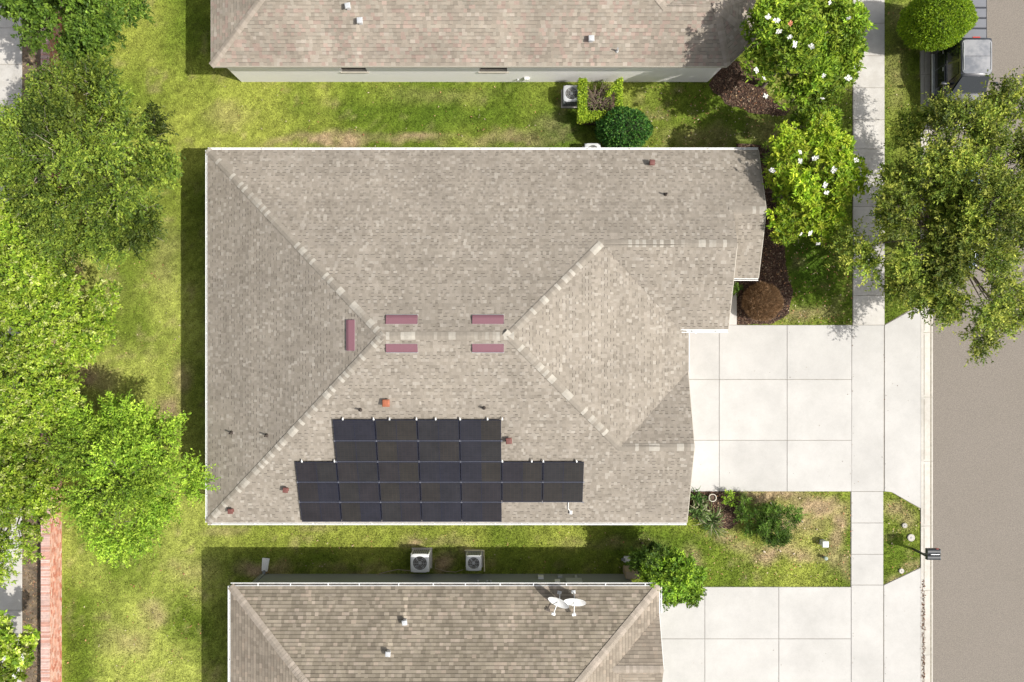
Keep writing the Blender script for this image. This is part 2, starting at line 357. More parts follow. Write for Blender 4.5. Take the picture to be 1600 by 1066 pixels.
rb = MB(); rb.box(28.0, 28.5, -250, 250, -.1, .03); tag(rb.build('far_kerb', M_gut), kind='structure')
# --- neighbour path on the west
pw = basis('back_path', [blk([(-27.2,-30),(gx(35),-30),(gx(35),30),(-27.2,30)])]); tag(pw, kind='structure')
ywk = -19.6
for i in range(24):
    Y0 = ywk + i*1.72
    slab(pw, 'slab', [(-70, 533-33.03*Y0), (35, 533-33.03*Y0), (35, 533-33.03*(Y0+1.72)), (-70, 533-33.03*(Y0+1.72))], M_concs)
blk([(gx(35),-30),(-21.2,-30),(-21.2,30),(gx(35),30)])
sb = MB(); sb.box(gx(35)+.003, -21.62, -26, 26, -.06, .006); tag(sb.build('soil_strip', M_soil), kind='structure')
# --- mulch beds
bed1 = PP([(1130,100),(1175,95),(1200,150),(1235,172),(1215,182),(1170,175),(1135,160),(1108,132)])
bed2 = PP([(1150,225),(1200,228),(1218,300),(1224,360),(1228,420),(1238,455),(1232,490),(1205,507),(1151,507),(1151,430),(1180,430)])
bed3 = PP([(1068,768),(1160,768),(1166,780),(1150,800),(1158,812),(1140,826),(1110,822),(1068,800)])
MULCH = [bed1, bed2, bed3]
def smooth_poly(P, amp=.12):
    out = []
    for i in range(len(P)):
        a, b = Vector(P[i]), Vector(P[(i+1) % len(P)]); n = max(2, int((b-a).length/.35))
        for k in range(n):
            q = a.lerp(b, k/n); out.append((q.x + random.uniform(-amp, amp), q.y + random.uniform(-amp, amp)))
    return out
for i, P in enumerate(MULCH):
    if i == 0: P2 = smooth_poly(P)
    else: P2 = smooth_poly(P, .05)
    b = MB(); b.prism(P2, -.05, .007 + .001*i); tag(b.build('mulch_bed', M_mulch), kind='structure')

def scatter(P, n, zmin=.0):
    xs_ = [p[0] for p in P]; ys_ = [p[1] for p in P]
    x = rng.uniform(min(xs_), max(xs_), n); y = rng.uniform(min(ys_), max(ys_), n); k = inpoly(x, y, P); return x[k], y[k]
def chips(name, x, y, pal, size, z=.012, zr=.02, mat=None, aspect=.45):
    n = len(x); a = rng.uniform(0, 2*PI, n); L = size*rng.uniform(.5, 1.3, n); W = L*aspect*rng.uniform(.6, 1.3, n)
    dx, dy = np.cos(a), np.sin(a); zt = rng.normal(0, .35, n)*L; zs = rng.normal(0, .35, n)*W; zc = z + rng.random(n)*zr
    c = np.stack([x, y, zc], 1); U = np.stack([dx*L/2, dy*L/2, zt/2], 1); Wv = np.stack([-dy*W/2, dx*W/2, zs/2], 1)
    V = np.stack([c-U, c+Wv, c+U, c-Wv], 1).reshape(-1, 3); F = np.arange(4*n).reshape(n, 4)
    pal = np.array(pal); t = pal[rng.integers(0, len(pal), n)]*rng.uniform(.7, 1.25, (n, 1))
    return np_obj(name, V, F, t, mat or M_chip)
cx, cy = [], []
for P, n in ((bed1, 7000), (bed2, 14000), (bed3, 7000)):
    a, b = scatter(P, n); cx.append(a); cy.append(b)
tag(chips('mulch', np.concatenate(cx), np.concatenate(cy), [(.10,.058,.04),(.07,.042,.03),(.15,.095,.065),(.27,.19,.13),(.04,.028,.022),(.13,.07,.05),(.08,.05,.04)], .10, .016, .03), kind='stuff')

# --- buildings' footprints for the grass mask
FOOT_MAIN = [(-12.9,-7.58),(7.3,-7.58),(7.3,.8),(9.0,.8),(9.0,3.02),(10.38,3.02),(10.38,7.99),(-12.9,7.99)]
FOOT_TOP = [(-12.80,12.26),(9.25,12.26),(10.27,13.25),(10.27,24),(-12.80,24)]
FOOT_BOT = [(-11.9,-11.02),(5.5,-11.02),(5.5,-11.6),(6.1,-11.6),(6.1,-24),(-11.9,-24)]
for p in (FOOT_MAIN, FOOT_TOP, FOOT_BOT): blk(p)

# --- grass blades
nb = 520000
x = rng.uniform(-21.25, 19.4, nb); y = rng.uniform(-17.3, 17.3, nb); keep = np.ones(nb, bool)
for p in BLOCK: keep &= ~inpoly(x, y, p)
for p in (FOOT_MAIN,):
    keep &= ~((x > -12.4) & (x < 6.8) & (y > -7.2) & (y < 7.6))
for p in MULCH: keep &= ~(inpoly(x, y, p) & (rng.random(nb) < .97))
x, y = x[keep], y[keep]; n = len(x)
col = lawn_col(x, y); dryness = np.clip((col[:,0]-col[:,1])*9, 0, 1)
col = col*rng.uniform(.55, 1.55, (n, 1))*np.where(rng.random((n, 1)) < .12, 1.25, 1)
a = rng.uniform(0, 2*PI, n); ln = rng.uniform(.035, .085, n)*(1-.4*dryness); le = rng.uniform(.3, 1.1, n)*ln; wd = rng.uniform(.010, .026, n)
b0 = np.stack([x, y, np.full(n, -.012)], 1); sx = np.stack([-np.sin(a)*wd, np.cos(a)*wd, np.zeros(n)], 1)
tip = b0 + np.stack([np.cos(a)*le, np.sin(a)*le, ln*.75], 1)
V = np.stack([b0-sx, b0+sx, tip], 1).reshape(-1, 3); F = np.arange(3*n).reshape(n, 3)
tag(np_obj('grass', V, F, col, M_blade), kind='stuff')

# --- fallen leaves on the grass
lx, ly = [], []
for (a, b, c, d, n) in ((1000,135,1330,232,420),(1190,380,1330,505,330),(1080,770,1330,905,330),(1384,775,1440,905,90),(100,880,315,1066,130),(170,380,285,600,70),(350,135,900,230,100),(400,830,1070,900,120),(1383,10,1442,200,60)):
    lx.append(rng.uniform(gx(a), gx(c), n)); ly.append(rng.uniform(gy(d), gy(b), n))
lx = np.concatenate(lx); ly = np.concatenate(ly); k = np.ones(len(lx), bool)
for p in BLOCK: k &= ~inpoly(lx, ly, p)
tag(chips('fallen_leaves', lx[k], ly[k], [(.45,.24,.12),(.50,.33,.18),(.38,.17,.09),(.55,.45,.32)], .085, .05, .03), kind='stuff')
lx = rng.normal(gx(1442), .045, 420); ly = rng.uniform(-17, gy(905), 420); tag(chips('gutter_leaves', lx, ly, [(.16,.08,.05),(.22,.12,.07),(.10,.06,.04)], .07, .036, .02), kind='stuff')
lx = np.concatenate([rng.uniform(gx(1082), gx(1440), 150), rng.uniform(20, 24, 70), gx(1332)+rng.normal(0,.05,60), gx(1382)+rng.normal(0,.05,60)]); ly = rng.uniform(gy(1060), gy(10), len(lx))
k = np.zeros(len(lx), bool)
for p in BLOCK[:7]+BLOCK[7:8]: k |= inpoly(lx, ly, p)
zz = np.where(lx > 19.9, -.04, .034)
for lo_, nm in ((True, 'street_litter'), (False, 'paving_litter')):
    kk = k & ((lx > 19.9) == lo_); tag(chips(nm, lx[kk], ly[kk], [(.20,.13,.08),(.14,.09,.06),(.33,.22,.14)], .055, -.042 if lo_ else .034, .008), kind='stuff')
lx = rng.uniform(gx(37), gx(62), 2600); ly = rng.uniform(-16.5, 16.5, 2600); tag(chips('soil_litter', lx, ly, [(.30,.16,.10),(.22,.16,.09),(.36,.26,.15),(.12,.09,.05)], .10, .01, .02), kind='stuff')

# ------------------------------------------------------------------ shingled roofs
def plane_axes(poly):
    P = [Vector(p) for p in poly]; n = Vector((0,0,0))
    for i in range(len(P)): n += P[i].cross(P[(i+1) % len(P)])
    n.normalize()
    if n.z < 0: n = -n
    up = Vector((0,0,1)) - n*n.z
    up = up.normalized(); u = up.cross(n).normalized()      # u horizontal, up = upslope
    return n, u, up
def spans(pts, v):
    xs_ = []
    for i in range(len(pts)):
        (x1, y1), (x2, y2) = pts[i], pts[(i+1) % len(pts)]
        if (y1 > v) != (y2 > v): xs_.append(x1 + (x2-x1)*(v-y1)/(y2-y1))
    xs_.sort(); return list(zip(xs_[::2], xs_[1::2]))
def shingle(polys, style, parent):
    Vs, Fs, Ts, UV = [], [], [], []
    pal, light, ex, wr, bandp, bandc, base_h = style['pal'], style['light'], style['ex'], style['w'], style['band'], style['bandc'], .004
    for poly in polys:
        n, u, up = plane_axes(poly); o = Vector(poly[0]); P = [((Vector(p)-o).dot(u), (Vector(p)-o).dot(up)) for p in poly]
        v0 = min(p[1] for p in P) ; v1 = max(p[1] for p in P); v = v0 + .0005; row = 0
        rowphase = random.random()
        while v < v1 - .01:
            e = min(ex, v1-v); sa = spans(P, v+.002); sb_ = spans(P, v+e-.002); sm = spans(P, v+e/2)
            if len(sa) != len(sm): sa = sm
            if len(sb_) != len(sm): sb_ = sm
            for (a0, a1), (b0, b1), (m0, m1) in zip(sa, sb_, sm):
                s = min(a0, b0); end = max(a1, b1)
                hi = random.random() < .5; s -= random.uniform(0, wr[1])
                rt = random.gauss(1, style.get('rowvar', .02))
                while s < end:
                    wdt = random.uniform(*wr); e1 = s + wdt
                    l0, l1 = max(s, a0), min(e1, a1); t0, t1 = max(s, b0), min(e1, b1)
                    if l1 - l0 < .01 and t1 - t0 < .01: s = e1; hi = not hi; continue
                    if l1 < l0: l0 = l1 = (l0+l1)/2
                    if t1 < t0: t0 = t1 = (t0+t1)/2
                    h = style['hi'] if hi else style['lo']
                    r = random.random(); c = random.choice(light) if r < style['lp'] else random.choice(pal)
                    f = random.uniform(1-style['rv'], 1+style['rv'])*rt; c = (c[0]*f, c[1]*f, c[2]*f)
                    bnd = random.random() < bandp and (style['allband'] or not hi)
                    fr = .80 if bnd else .995
                    def W(uu, vv, hh): return o + u*uu + up*vv + n*hh
                    m0_, m1_ = l0+(t0-l0)*fr, l1+(t1-l1)*fr
                    b = len(Vs); ve = v+e+.004
                    hm = base_h + h*(1-fr*.9)
                    Vs += [W(l0,v,base_h+h), W(l1,v,base_h+h), W(m1_,v+e*fr,hm), W(m0_,v+e*fr,hm), W(t1,ve,base_h+.0006), W(t0,ve,base_h+.0006),
                           W(l0,v-.002,0), W(l1,v-.002,0)]
                    Fs += [(b,b+1,b+2,b+3), (b+3,b+2,b+4,b+5), (b+6,b+7,b+1,b), (b+6,b,b+3,b+5), (b+7,b+4,b+2,b+1)]
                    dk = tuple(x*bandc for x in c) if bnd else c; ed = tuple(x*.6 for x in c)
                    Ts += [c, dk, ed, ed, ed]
                    wp = W((s+e1)/2, v, 0); UV += [(s+o.x*.7, v, wp.x, wp.y)]*5
                    s = e1; hi = not hi
            v += ex; row += 1
    UV = np.array(UV); Tn = np.array(Ts); am = style.get('stain', .12)
    st = fbm(UV[:,0]*1.0, UV[:,1]*.16, 1.5, 4); st2 = fbm(UV[:,2], UV[:,3], .6, 3)
    m_ = 1 + (np.clip((st-.5)*3, -1, 1)*.6 + np.clip((st2-.5)*3, -1, 1)*.4)*am
    for sx_, ya, yb, wd_ in style.get('streaks', []):
        m_ = m_ + .26*((np.abs(UV[:,2]-sx_) < wd_) & (UV[:,3] > ya) & (UV[:,3] < yb))
    Tn = Tn*m_[:,None]
    o = np_obj('shingles', np.array([tuple(v) for v in Vs]), np.array(Fs), Tn, M_shing, parent); o['kind'] = 'stuff'; return o
def roof_deck(polys, parent, mat=None, th=.14):
    b = MB()
    for poly in polys:
        n = len(poly); P = [Vector(p) for p in poly]
        nn, _, _ = plane_axes(poly)
        a = sum(P[i].x*P[(i+1) % n].y - P[(i+1) % n].x*P[i].y for i in range(n))
        if a < 0: P = P[::-1]
        b.add([p for p in P] + [p - Vector((0,0,th)) for p in P], [tuple(range(n)), tuple(range(n, 2*n))[::-1]] + [(n+i, n+(i+1) % n, (i+1) % n, i) for i in range(n)])
    return b.build('roof', mat or M_under, parent)
def cap_mesh(name, fold, mat, w=.155, L=.27):
    b = MB(); vs = []
    for x, h in ((0, .020), (L, .006)):
        for yy in (-w, -w*.35, 0, w*.35, w):
            z = -fold*abs(yy) + h - (.0 if abs(yy) > .01 else .004)
            vs.append((x, yy, z))
    for yy in (-w, -w*.35, 0, w*.35, w): vs.append((0, yy, -fold*abs(yy)-.004))
    f = [(i, i+1, i+6, i+5) for i in range(4)]; f = [q[::-1] for q in f] + [(10+i, 11+i, i+1, i) for i in range(4)]
    b.add(vs, f); me = b.mesh(name, mat); return me
def caps(a, b, me, parent, ex=.145, name='ridge_cap', lift=.017):
    a, b = Vector(a), Vector(b); d = b-a                      # a = upper end, b = lower end: courses overlap upwards
    x = -(d.normalized()); y = Vector((0,0,1)).cross(x).normalized(); z = x.cross(y)
    n = int(d.length/ex); R = Matrix((x, y, z)).transposed().to_4x4()
    for i in range(n+1):
        p = b + x*(i*ex) + Vector((0,0,lift))
        if (p-b).length > d.length - .05: break
        o = bpy.data.objects.new(name, me); o.matrix_world = Matrix.Translation(p) @ R @ Matrix.Rotation(random.uniform(-.012,.012), 4, 'Z'); link(o); o.parent = parent
def fascia(pts, parent, mat=M_fascia, h=.15, drop=.004, t=.022):
    for a, b in pts:
        a, b = Vector(a), Vector(b); d = (b-a); dd = Vector((d.x, d.y, 0)).normalized(); nrm = Vector((dd.y, -dd.x, 0))   # outward = right of a->b
        mb = MB(); z1 = Vector((0,0,-drop)); z0 = Vector((0,0,-h-drop)); o1, o2 = nrm*.003, nrm*(t+.003)
        mb.add([a+o1+z0, b+o1+z0, b+o2+z0, a+o2+z0, a+o1+z1, b+o1+z1, b+o2+z1, a+o2+z1], [(0,1,2,3),(7,6,5,4),(0,4,5,1),(1,5,6,2),(2,6,7,3),(3,7,4,0)])
        mb.build('fascia', mat, parent)
def gutter(a, b, parent, w=.095, open_=True, drop=.012, hang=None, debris=None):
    a, b = Vector(a), Vector(b); d = (b-a); dd = d.normalized(); nrm = Vector((dd.y, -dd.x, 0)).normalized()
    prof = [(.028,-.02),(.028,-.10),(.075,-.105),(w,-.06),(w+.008,-.005),(w-.022,-.002),(w-.022,-.012),(w-.008,-.014),(w-.016,-.06),(.07,-.095),(.036,-.09),(.036,-.02)]
    vs = []
    for p in (a, b):
        for o_, z in prof: vs.append(p + nrm*o_ + Vector((0,0,z-drop)))
    n = len(prof); mb = MB(); mb.add(vs, [(i, (i+1) % n, n+(i+1) % n, n+i) for i in range(n)] + [tuple(range(n))[::-1], tuple(range(n, 2*n))])
    o = mb.build('gutter', M_white, parent)
    if debris:
        mb = MB(); mb.add([p + nrm*q + Vector((0,0,-.055-drop)) for p in (a+dd*.02, b-dd*.02) for q in (.037, w-.015)], [(0,1,3,2)]); mb.build('debris', debris, o)
    if hang:
        L_ = d.length; k = .6
        while k < L_-.2:
            p = a + dd*k; mb = MB(); s = dd*.02
            mb.add([p-s+nrm*.0+Vector((0,0,-.006)), p+s+nrm*.0+Vector((0,0,-.006)), p+s+nrm*(w+.006)+Vector((0,0,-.004-drop+.006)), p-s+nrm*(w+.006)+Vector((0,0,-.004-drop+.006)),
                    p-s+nrm*.0+Vector((0,0,-.016)), p+s+nrm*.0+Vector((0,0,-.016)), p+s+nrm*(w-.01)+Vector((0,0,-.02-drop)), p-s+nrm*(w-.01)+Vector((0,0,-.02-drop))],
                   [(0,1,2,3),(7,6,5,4),(0,4,5,1),(1,5,6,2),(2,6,7,3),(3,7,4,0)])
            mb.build('gutter_hanger', M_white, o); k += hang*random.uniform(.85, 1.15)
    return o

# ================================================================== MAIN HOUSE
hm = empty('house', (-2.5, .2, 0)); tag(hm, 'large tan shingled house in the middle with dark solar panels and burgundy roof vents', 'house')
hm_inv = Matrix.Translation(-hm.location)
def reparent_world(root):
    # children were built in world coordinates: keep them there
    for o in root.children: o.location = Vector(o.location) - Vector(root.location)
A=(-13.2,8.29,2.7); B=(-13.2,-7.88,2.7); Cc=(-5.115,.205,5.395); D=(-.13,.205,5.395)
E=(3.695,4.03,4.12); Fp=(9.3,4.03,4.12); Gp=(9.3,.5,2.943); Hh=(7.226,.5,2.943); I=(7.6,.45,2.818)
K=(4.505,-4.43,3.85); J=(7.6,-1.334,2.818); L=(7.6,-4.43,3.85); Mm=(7.58,-7.88,2.7)
N1=(9.3,5.505,3.628); N2=(10.68,5.505,3.628); N3=(10.68,8.29,2.7); N4=(9.3,2.72,2.7); N5=(10.68,2.72,2.7)
pN=[A,Cc,D,E,Fp,N1,N2,N3]; pS=[B,Mm,L,K,D,Cc]; pW=[A,B,Cc]; pE=[D,K,J,I,(7.226,.45,2.943),Hh,E]; pWs=[E,Hh,Gp,Fp]; pSn=[K,L,J]; pBs=[N1,N4,N5,N2]
mainpl = [pN,pS,pW,pE,pWs,pSn,pBs]
ST1 = dict(pal=[(.287,.253,.210),(.270,.238,.197),(.304,.268,.225),(.247,.216,.177),(.277,.243,.201)], light=[(.335,.30,.255),(.36,.324,.277),(.32,.285,.24)], lp=.13, ex=.143, w=(.075,.17), stain=.07,
           band=.52, bandc=.45, hi=.006, lo=.003, rv=.07, allband=False, rowvar=.02)
rf = roof_deck(mainpl, hm); rf.location -= hm.location
shingle(mainpl, ST1, rf)
CM_R = cap_mesh('ridge_cap', .333, M_cap1); CM_H = cap_mesh('hip_cap', .236, M_cap1)
caps(Cc, A, CM_H, rf); caps(Cc, B, CM_H, rf); caps(D, Cc, CM_R, rf); caps(D, E, CM_H, rf); caps(D, K, CM_H, rf)
caps(E, Fp, CM_R, rf); caps(K, L, CM_R, rf); caps((9.3,5.505,3.628), N2, CM_R, rf)
def sub(o): return o
fascia([(A,B),(B,Mm),(N3,A),(Hh,Gp),((9.3,2.72,2.7),N5)], rf, M_white)
fascia([(Mm,L),(L,J),(J,I),(Gp,Fp),(N5,N2),(N2,N3)], rf, M_fascia)
gutter(A, B, rf, hang=1.5); gutter(B, Mm, rf, hang=1.3); gutter(N3, A, rf, hang=1.6); gutter(N4, N5, rf, debris=M_debris); gutter(Hh, Gp, rf, hang=1.1, w=.13); gutter(J, I, rf, w=.07)
b = MB(); b.prism(FOOT_MAIN, -.05, 2.62); b.prism([(3,-1.2),(7.26,-1.2),(7.26,2.9),(3,2.9)], 2.62, 2.66); b.prism([(5,.8),(8.97,.8),(8.97,4.4),(5,4.4)], 2.621, 2.78)
b.add([(7.3,-7.5,2.6),(7.3,-1.5,2.6),(7.3,-4.43,3.66),(7.1,-7.5,2.6),(7.1,-1.5,2.6),(7.1,-4.43,3.66)], [(0,1,2),(3,5,4),(0,2,5,3),(1,4,5,2)])
b.add([(10.36,3.1,2.6),(10.36,7.9,2.6),(10.36,5.505,3.44),(10.2,3.1,2.6),(10.2,7.9,2.6),(10.2,5.505,3.44)], [(0,1,2),(3,5,4),(0,2,5,3),(1,4,5,2)])
b.add([(9.1,.9,2.7),(9.1,7.3,2.7),(9.1,4.03,3.95),(8.95,.9,2.7),(8.95,7.3,2.7),(8.95,4.03,3.95)], [(0,1,2),(3,5,4),(0,2,5,3),(1,4,5,2)])
wl = b.build('wall', M_bwall, hm)
gd = empty('garage_door', (7.31, -4.2, 0), parent=hm)
for k in range(4):
    b = MB(); b.rbox(0, .045, -2.4, 2.4, .03+k*.54, .03+k*.54+.53, .012, 1); b.build('door_panel', M_white, gd)
fd = empty('front_door', (8.6, .79, 0), parent=hm); b = MB(); b.rbox(-.46, .46, -.04, .0, .06, 2.1, .01, 1); b.build('door_leaf', M_redd, fd); b = MB(); b.tube([(.36,-.05,1.0),(.36,-.09,1.0)], .03); b.build('handle', M_galv, fd)
def house_window(parent, x, y, z, wd, ht, face, d=.05):
    e = empty('window', (x, y, z), {'S':0,'N':PI,'E':PI/2,'W':-PI/2}[face], parent)
    b = MB(); t = .06
    b.box(-wd/2, wd/2, -d, 0, 0, t); b.box(-wd/2, wd/2, -d, 0, ht-t, ht); b.box(-wd/2, -wd/2+t, -d, 0, t, ht-t); b.box(wd/2-t, wd/2, -d, 0, t, ht-t); b.box(-wd/2+t, wd/2-t, -d*.8, 0, ht/2-.02, ht/2+.02)
    b.build('frame', M_white, e); b = MB(); b.box(-wd/2+t, wd/2-t, -.012, .006, t, ht-t); b.build('pane', M_glassd, e); return e
for xx in (-9, -3, 3): house_window(hm, xx, 7.992, .95, 1.2, 1.3, 'N')
for xx in (-8, -1): house_window(hm, xx, -7.582, .95, 1.2, 1.3, 'S')
for yy in (-4, 1, 5): house_window(hm, -12.902, yy, .9, 1.6, 1.4, 'W')
house_window(hm, 10.382, 5.5, .7, 1.7, 1.6, 'E')

def zS(y): return 2.7+(y+7.88)/3
def zN(y): return 2.7+(8.29-y)/3
def zW(x): return 2.7+(x+13.2)/3
# burgundy ridge vents: a low shed hood with an open slot
def roof_vent(px0, py0, px1, py1, plane, parent):
    # solve the world spot on the roof plane
    def spot(px, py):
        z = 4.5
        for _ in range(30):
            X, Y = gx(px, z+.06), gy(py, z+.06); z = {'S': zS(Y), 'N': zN(Y), 'W': zW(X)}[plane]
        return Vector((X, Y, z))
    p = spot((px0+px1)/2, (py0+py1)/2); k = (H-p.z)/FP; L_ = (px1-px0 if plane != 'W' else py1-py0)*k; W_ = (py1-py0 if plane != 'W' else px1-px0)*k
    rz = {'S': 0, 'N': PI, 'W': -PI/2}[plane]; sl_ = math.atan(1/3)
    e = empty('ridge_vent', p, 0, parent); e.rotation_euler = (sl_, 0, rz) if plane == 'S' else (sl_, 0, rz)
    hL, hW = L_/2, W_/2
    b = MB(); b.add([(-hL,-hW,.075),(hL,-hW,.075),(hL,hW,.03),(-hL,hW,.03),(-hL,-hW,.062),(hL,-hW,.062),(hL,hW,.008),(-hL,hW,.008),(-hL,-hW*.35,.092),(hL,-hW*.35,.092)],
                      [(0,1,9,8),(8,9,2,3),(7,6,5,4),(0,4,5,1),(1,5,6,2,9),(2,6,7,3),(3,7,4,0,8)])
    b.build('hood', M_red, e)
    b = MB(); b.box(-hL+.012, hL-.012, -hW+.03, -hW+.05, .008, .058); b.build('louvre', M_redd, e)
    b = MB(); b.box(-hL-.012, hL+.012, -hW-.05, hW+.005, .010, .015); b.build('flange', M_galv, e)
    b = MB(); b.box(-hL, hL, -hW-.024, -hW-.002, .016, .045); b.build('slot', M_black, e)
    b = MB(); 
    for s in (-1, 1): b.box(s*(hL+.001)-.006, s*(hL+.001)+.006, -hW, hW*.98, .012, .05)
    b.build('end_plate', M_redd, e)
for v in ((603,493,652,507,'N'),(738,493,787,507,'N'),(603,537,652,550,'S'),(738,537,787,550,'S'),(541,500,555,548,'W')): roof_vent(*v, rf)
def spotR(px, py, f, dz=0):
    z = 3.5
    for _ in range(30): X, Y = gx(px, z+dz), gy(py, z+dz); z = f(X, Y)
    return Vector((X, Y, z))
def boot_vent(p, parent, mat, s=.16, name='exhaust_vent'):
    e = empty(name, p, random.uniform(-.15,.15), parent)
    b = MB(); b.rbox(-s/2, s/2, -s/2, s/2, -.05, .24, .02, 2, top=(.9,.9)); b.build('cap', mat, e, True)
    b = MB(); b.rbox(-s*.75, s*.75, -s*.75, s*.75, .20, .265, .02, 2, top=(.8,.8)); b.build('hood', mat, e, True)
    return e
def pipe_vent(p, parent, mat, r=.035, h=.25, name='pipe_vent', flash=None):
    e = empty(name, p, 0, parent); b = MB(); b.lathe([(r,-.05),(r,h),(r*.7,h),(r*.7,h-.05),(0.001,h-.05)], 12); b.build('pipe', mat, e, True)
    b = MB(); b.lathe([(r*2.2,-.02),(r*2.0,.03),(r*1.1,.08)], 12); b.build('boot', flash or mat, e, True); return e
fS = lambda X, Y: zS(Y); fN = lambda X, Y: zN(Y); fW = lambda X, Y: zW(X)
for px, py, f, m, s in ((1019,254,fN,M_brownv,.17),(603,630,fS,M_terra,.21),(795,689,fS,M_brownv,.18),(446,766,fS,M_brownv,.16),(360,799,fS,M_brownv,.16)): boot_vent(spotR(px, py, f, .2), rf, m, s)
for px, py, f in ((1041,303,fN),(562,641,fS),(756,638,fS),(360,677,fW),(415,681,fW)): pipe_vent(spotR(px, py, f, .15), rf, M_lead, .04, .26)
# conduit below the array
p = spotR(888, 785, fS, .05); q = spotR(892, 800, fS, .05); b = MB(); b.tube([p+Vector((0,0,.05)), p+Vector((0,-.3,-.06)), q+Vector((0,0,.04))], .018, 6); b.rbox(q.x-.06, q.x+.06, q.y-.1, q.y+.06, q.z+.0, q.z+.09, .01, 1); b.build('conduit', M_white, rf)
# children of hm were placed in world space
for o in hm.children:
    if o is not rf: o.location = Vector(o.location) - Vector(hm.location)
# downspout by the garage corner
b = MB(); b.tube([(7.95,.36,2.8),(7.95,.45,2.6),(7.75,.72,2.45),(7.75,.72,.15),(7.85,.6,.05)], .04, 6); o = b.build('downspout', M_white, hm); o.location = -hm.location

# ---- solar array
sa = empty('solar_array', (-3, -5.5, 3.6)); tag(sa, 'black rooftop solar array of five stepped rows on the tan house', 'solar panels')
sl_ = math.atan(1/3); cw, chh = 1.727, .916/math.cos(sl_)
Rm = Matrix.Rotation(sl_, 4, 'X')
ytop = -3.19
fr_b = MB(); t = .022; W2, H2 = cw-.034, chh-.022
fr_b.box(0, W2, 0, t, 0, .038); fr_b.box(0, W2, H2-t, H2, 0, .038); fr_b.box(0, t, t, H2-t, 0, .038); fr_b.box(W2-t, W2, t, H2-t, 0, .038); fr_b.box(W2/2-.011, W2/2+.011, t, H2-t, .02, .0385)
fr_m = fr_b.mesh('frame', M_frame)
ce_b = MB(); ce_b.box(0, W2/2-t-.011, 0, H2-2*t, 0, .012); ce_m = ce_b.mesh('cell_sheet', M_cell)
rows = [(0, range(1,5)), (1, range(1,5)), (2, range(0,7)), (3, range(0,7)), (4, range(0,5))]
def arr_pt(xw, r, dz=.10):
    y = ytop - r*.916; return Vector((xw, y, zS(y)+dz))
for r, ks in rows:
    for kx in ks:
        o = bpy.data.objects.new('solar_panel', fr_m); p = arr_pt(-9.05+cw*kx, r+1); link(o, sa)
        o.location = p - sa.location; o.rotation_euler = (sl_, 0, 0)
        for s in (0, 1):
            c = bpy.data.objects.new('cell_sheet', ce_m); link(c, o); c.location = (t + s*(W2/2-t+.011), t, .024)
# rails in the gaps between rows, clamps
def rail(x0, x1, r, wdt=.010):
    b = MB(); b.m = Matrix.Translation(arr_pt(x0, r, .10)) @ Rm; b.box(0, x1-x0, -.02+.004, -.02+.004+wdt, .0, .037); o = b.build('rail', M_alu, sa); o.location = -sa.location
xs0 = -9.05
for r, k0, k1 in ((1,1,5),(2,1,5),(3,0,7),(4,0,7)): rail(xs0+cw*k0, xs0+cw*k1-.02, r)
rail(xs0, xs0+cw*5-.02, 5)
cl = MB(); cl.box(-.028,.028,-.035,.03,.028,.048); cl.box(-.010,.02,.0,.075,.0,.034); cl_m = cl.mesh('clamp', M_white)
cs = MB(); cs.box(-.05,.05,-.008,.008,.036,.044); cs.box(-.008,.008,-.04,.04,.0365,.0445); cs_m = cs.mesh('mid_clamp', M_alu)
for px, r in ((536,0),(584,0),(609,0),(651,0),(681,0),(719,0),(762,0),(785,0),(472,2),(523,2),(785,2),(831,2),(849,2),(901,2)):
    p = arr_pt(0, r, .1); X = gx(px, p.z); o = bpy.data.objects.new('clamp', cl_m); link(o, sa); o.location = arr_pt(X, r, .1) - sa.location; o.rotation_euler = (sl_, 0, random.choice([0,0,.3]))
for r, k0, k1 in ((1,1,5),(2,1,5),(3,0,7),(4,0,7)):
    for kx in range(k0, k1+1):
        o = bpy.data.objects.new('mid_clamp', cs_m); link(o, sa); o.location = arr_pt(xs0+cw*kx-.01, r, .101) - sa.location + Vector((0,-.012,0)); o.rotation_euler = (sl_, 0, 0)

# ================================================================== HOUSE TO THE NORTH (white wall)
ht = empty('house', (-1, 18, 0)); tag(ht, 'white walled house with reddish brown shingles at the top edge', 'house')
zt = lambda y: 2.7+(y-11.93)/3
a=(-13.04,11.93,2.7); c1=(-5.04,19.93,5.367); r0=(.67,19.93,5.367); R_=(6.5,14.1,3.423); P_=(8.67,14.1,3.423); q1=(9.35,11.93,2.7); q2=(10.54,13.07,2.72); q3=(10.54,15.13,2.72); q4=(9.35,16.27,2.7)
aw=(-13.04,27.93,2.7); vE=(8.67,16.27,2.7)
tS=[a,q1,P_,R_,r0,c1]; tW=[a,c1,aw]; tC=[q1,q2,P_]; tE2=[P_,q2,q3]; tC2=[P_,q3,q4]; tN2=[P_,q4,vE,R_]; tEm=[R_,vE,(8.67,27.93,2.7),r0]; tN=[c1,r0,(8.67,27.93,2.7),aw]
top = [tS,tW,tC,tE2,tC2,tN2,tEm,tN]
rt = roof_deck(top, ht); rt.location = -ht.location
ST2 = dict(pal=[(.30,.258,.21),(.285,.245,.198),(.315,.272,.222),(.262,.226,.183),(.30,.266,.218),(.31,.238,.198)], light=[(.345,.265,.22),(.345,.30,.25),(.355,.31,.26)], lp=.11, ex=.150, stain=.14, streaks=[(-6.6,11.9,13.9,.07),(3.5,11.9,13.1,.07)], w=(.11,.22),
           band=.55, bandc=.70, hi=.005, lo=.004, rv=.10, allband=True, rowvar=.025)
shingle([tS,tW,tC,tE2,tC2,tN2,tEm], ST2, rt)
CM2 = cap_mesh('hip_cap', .236, M_cap2); CM2r = cap_mesh('ridge_cap', .333, M_cap2)
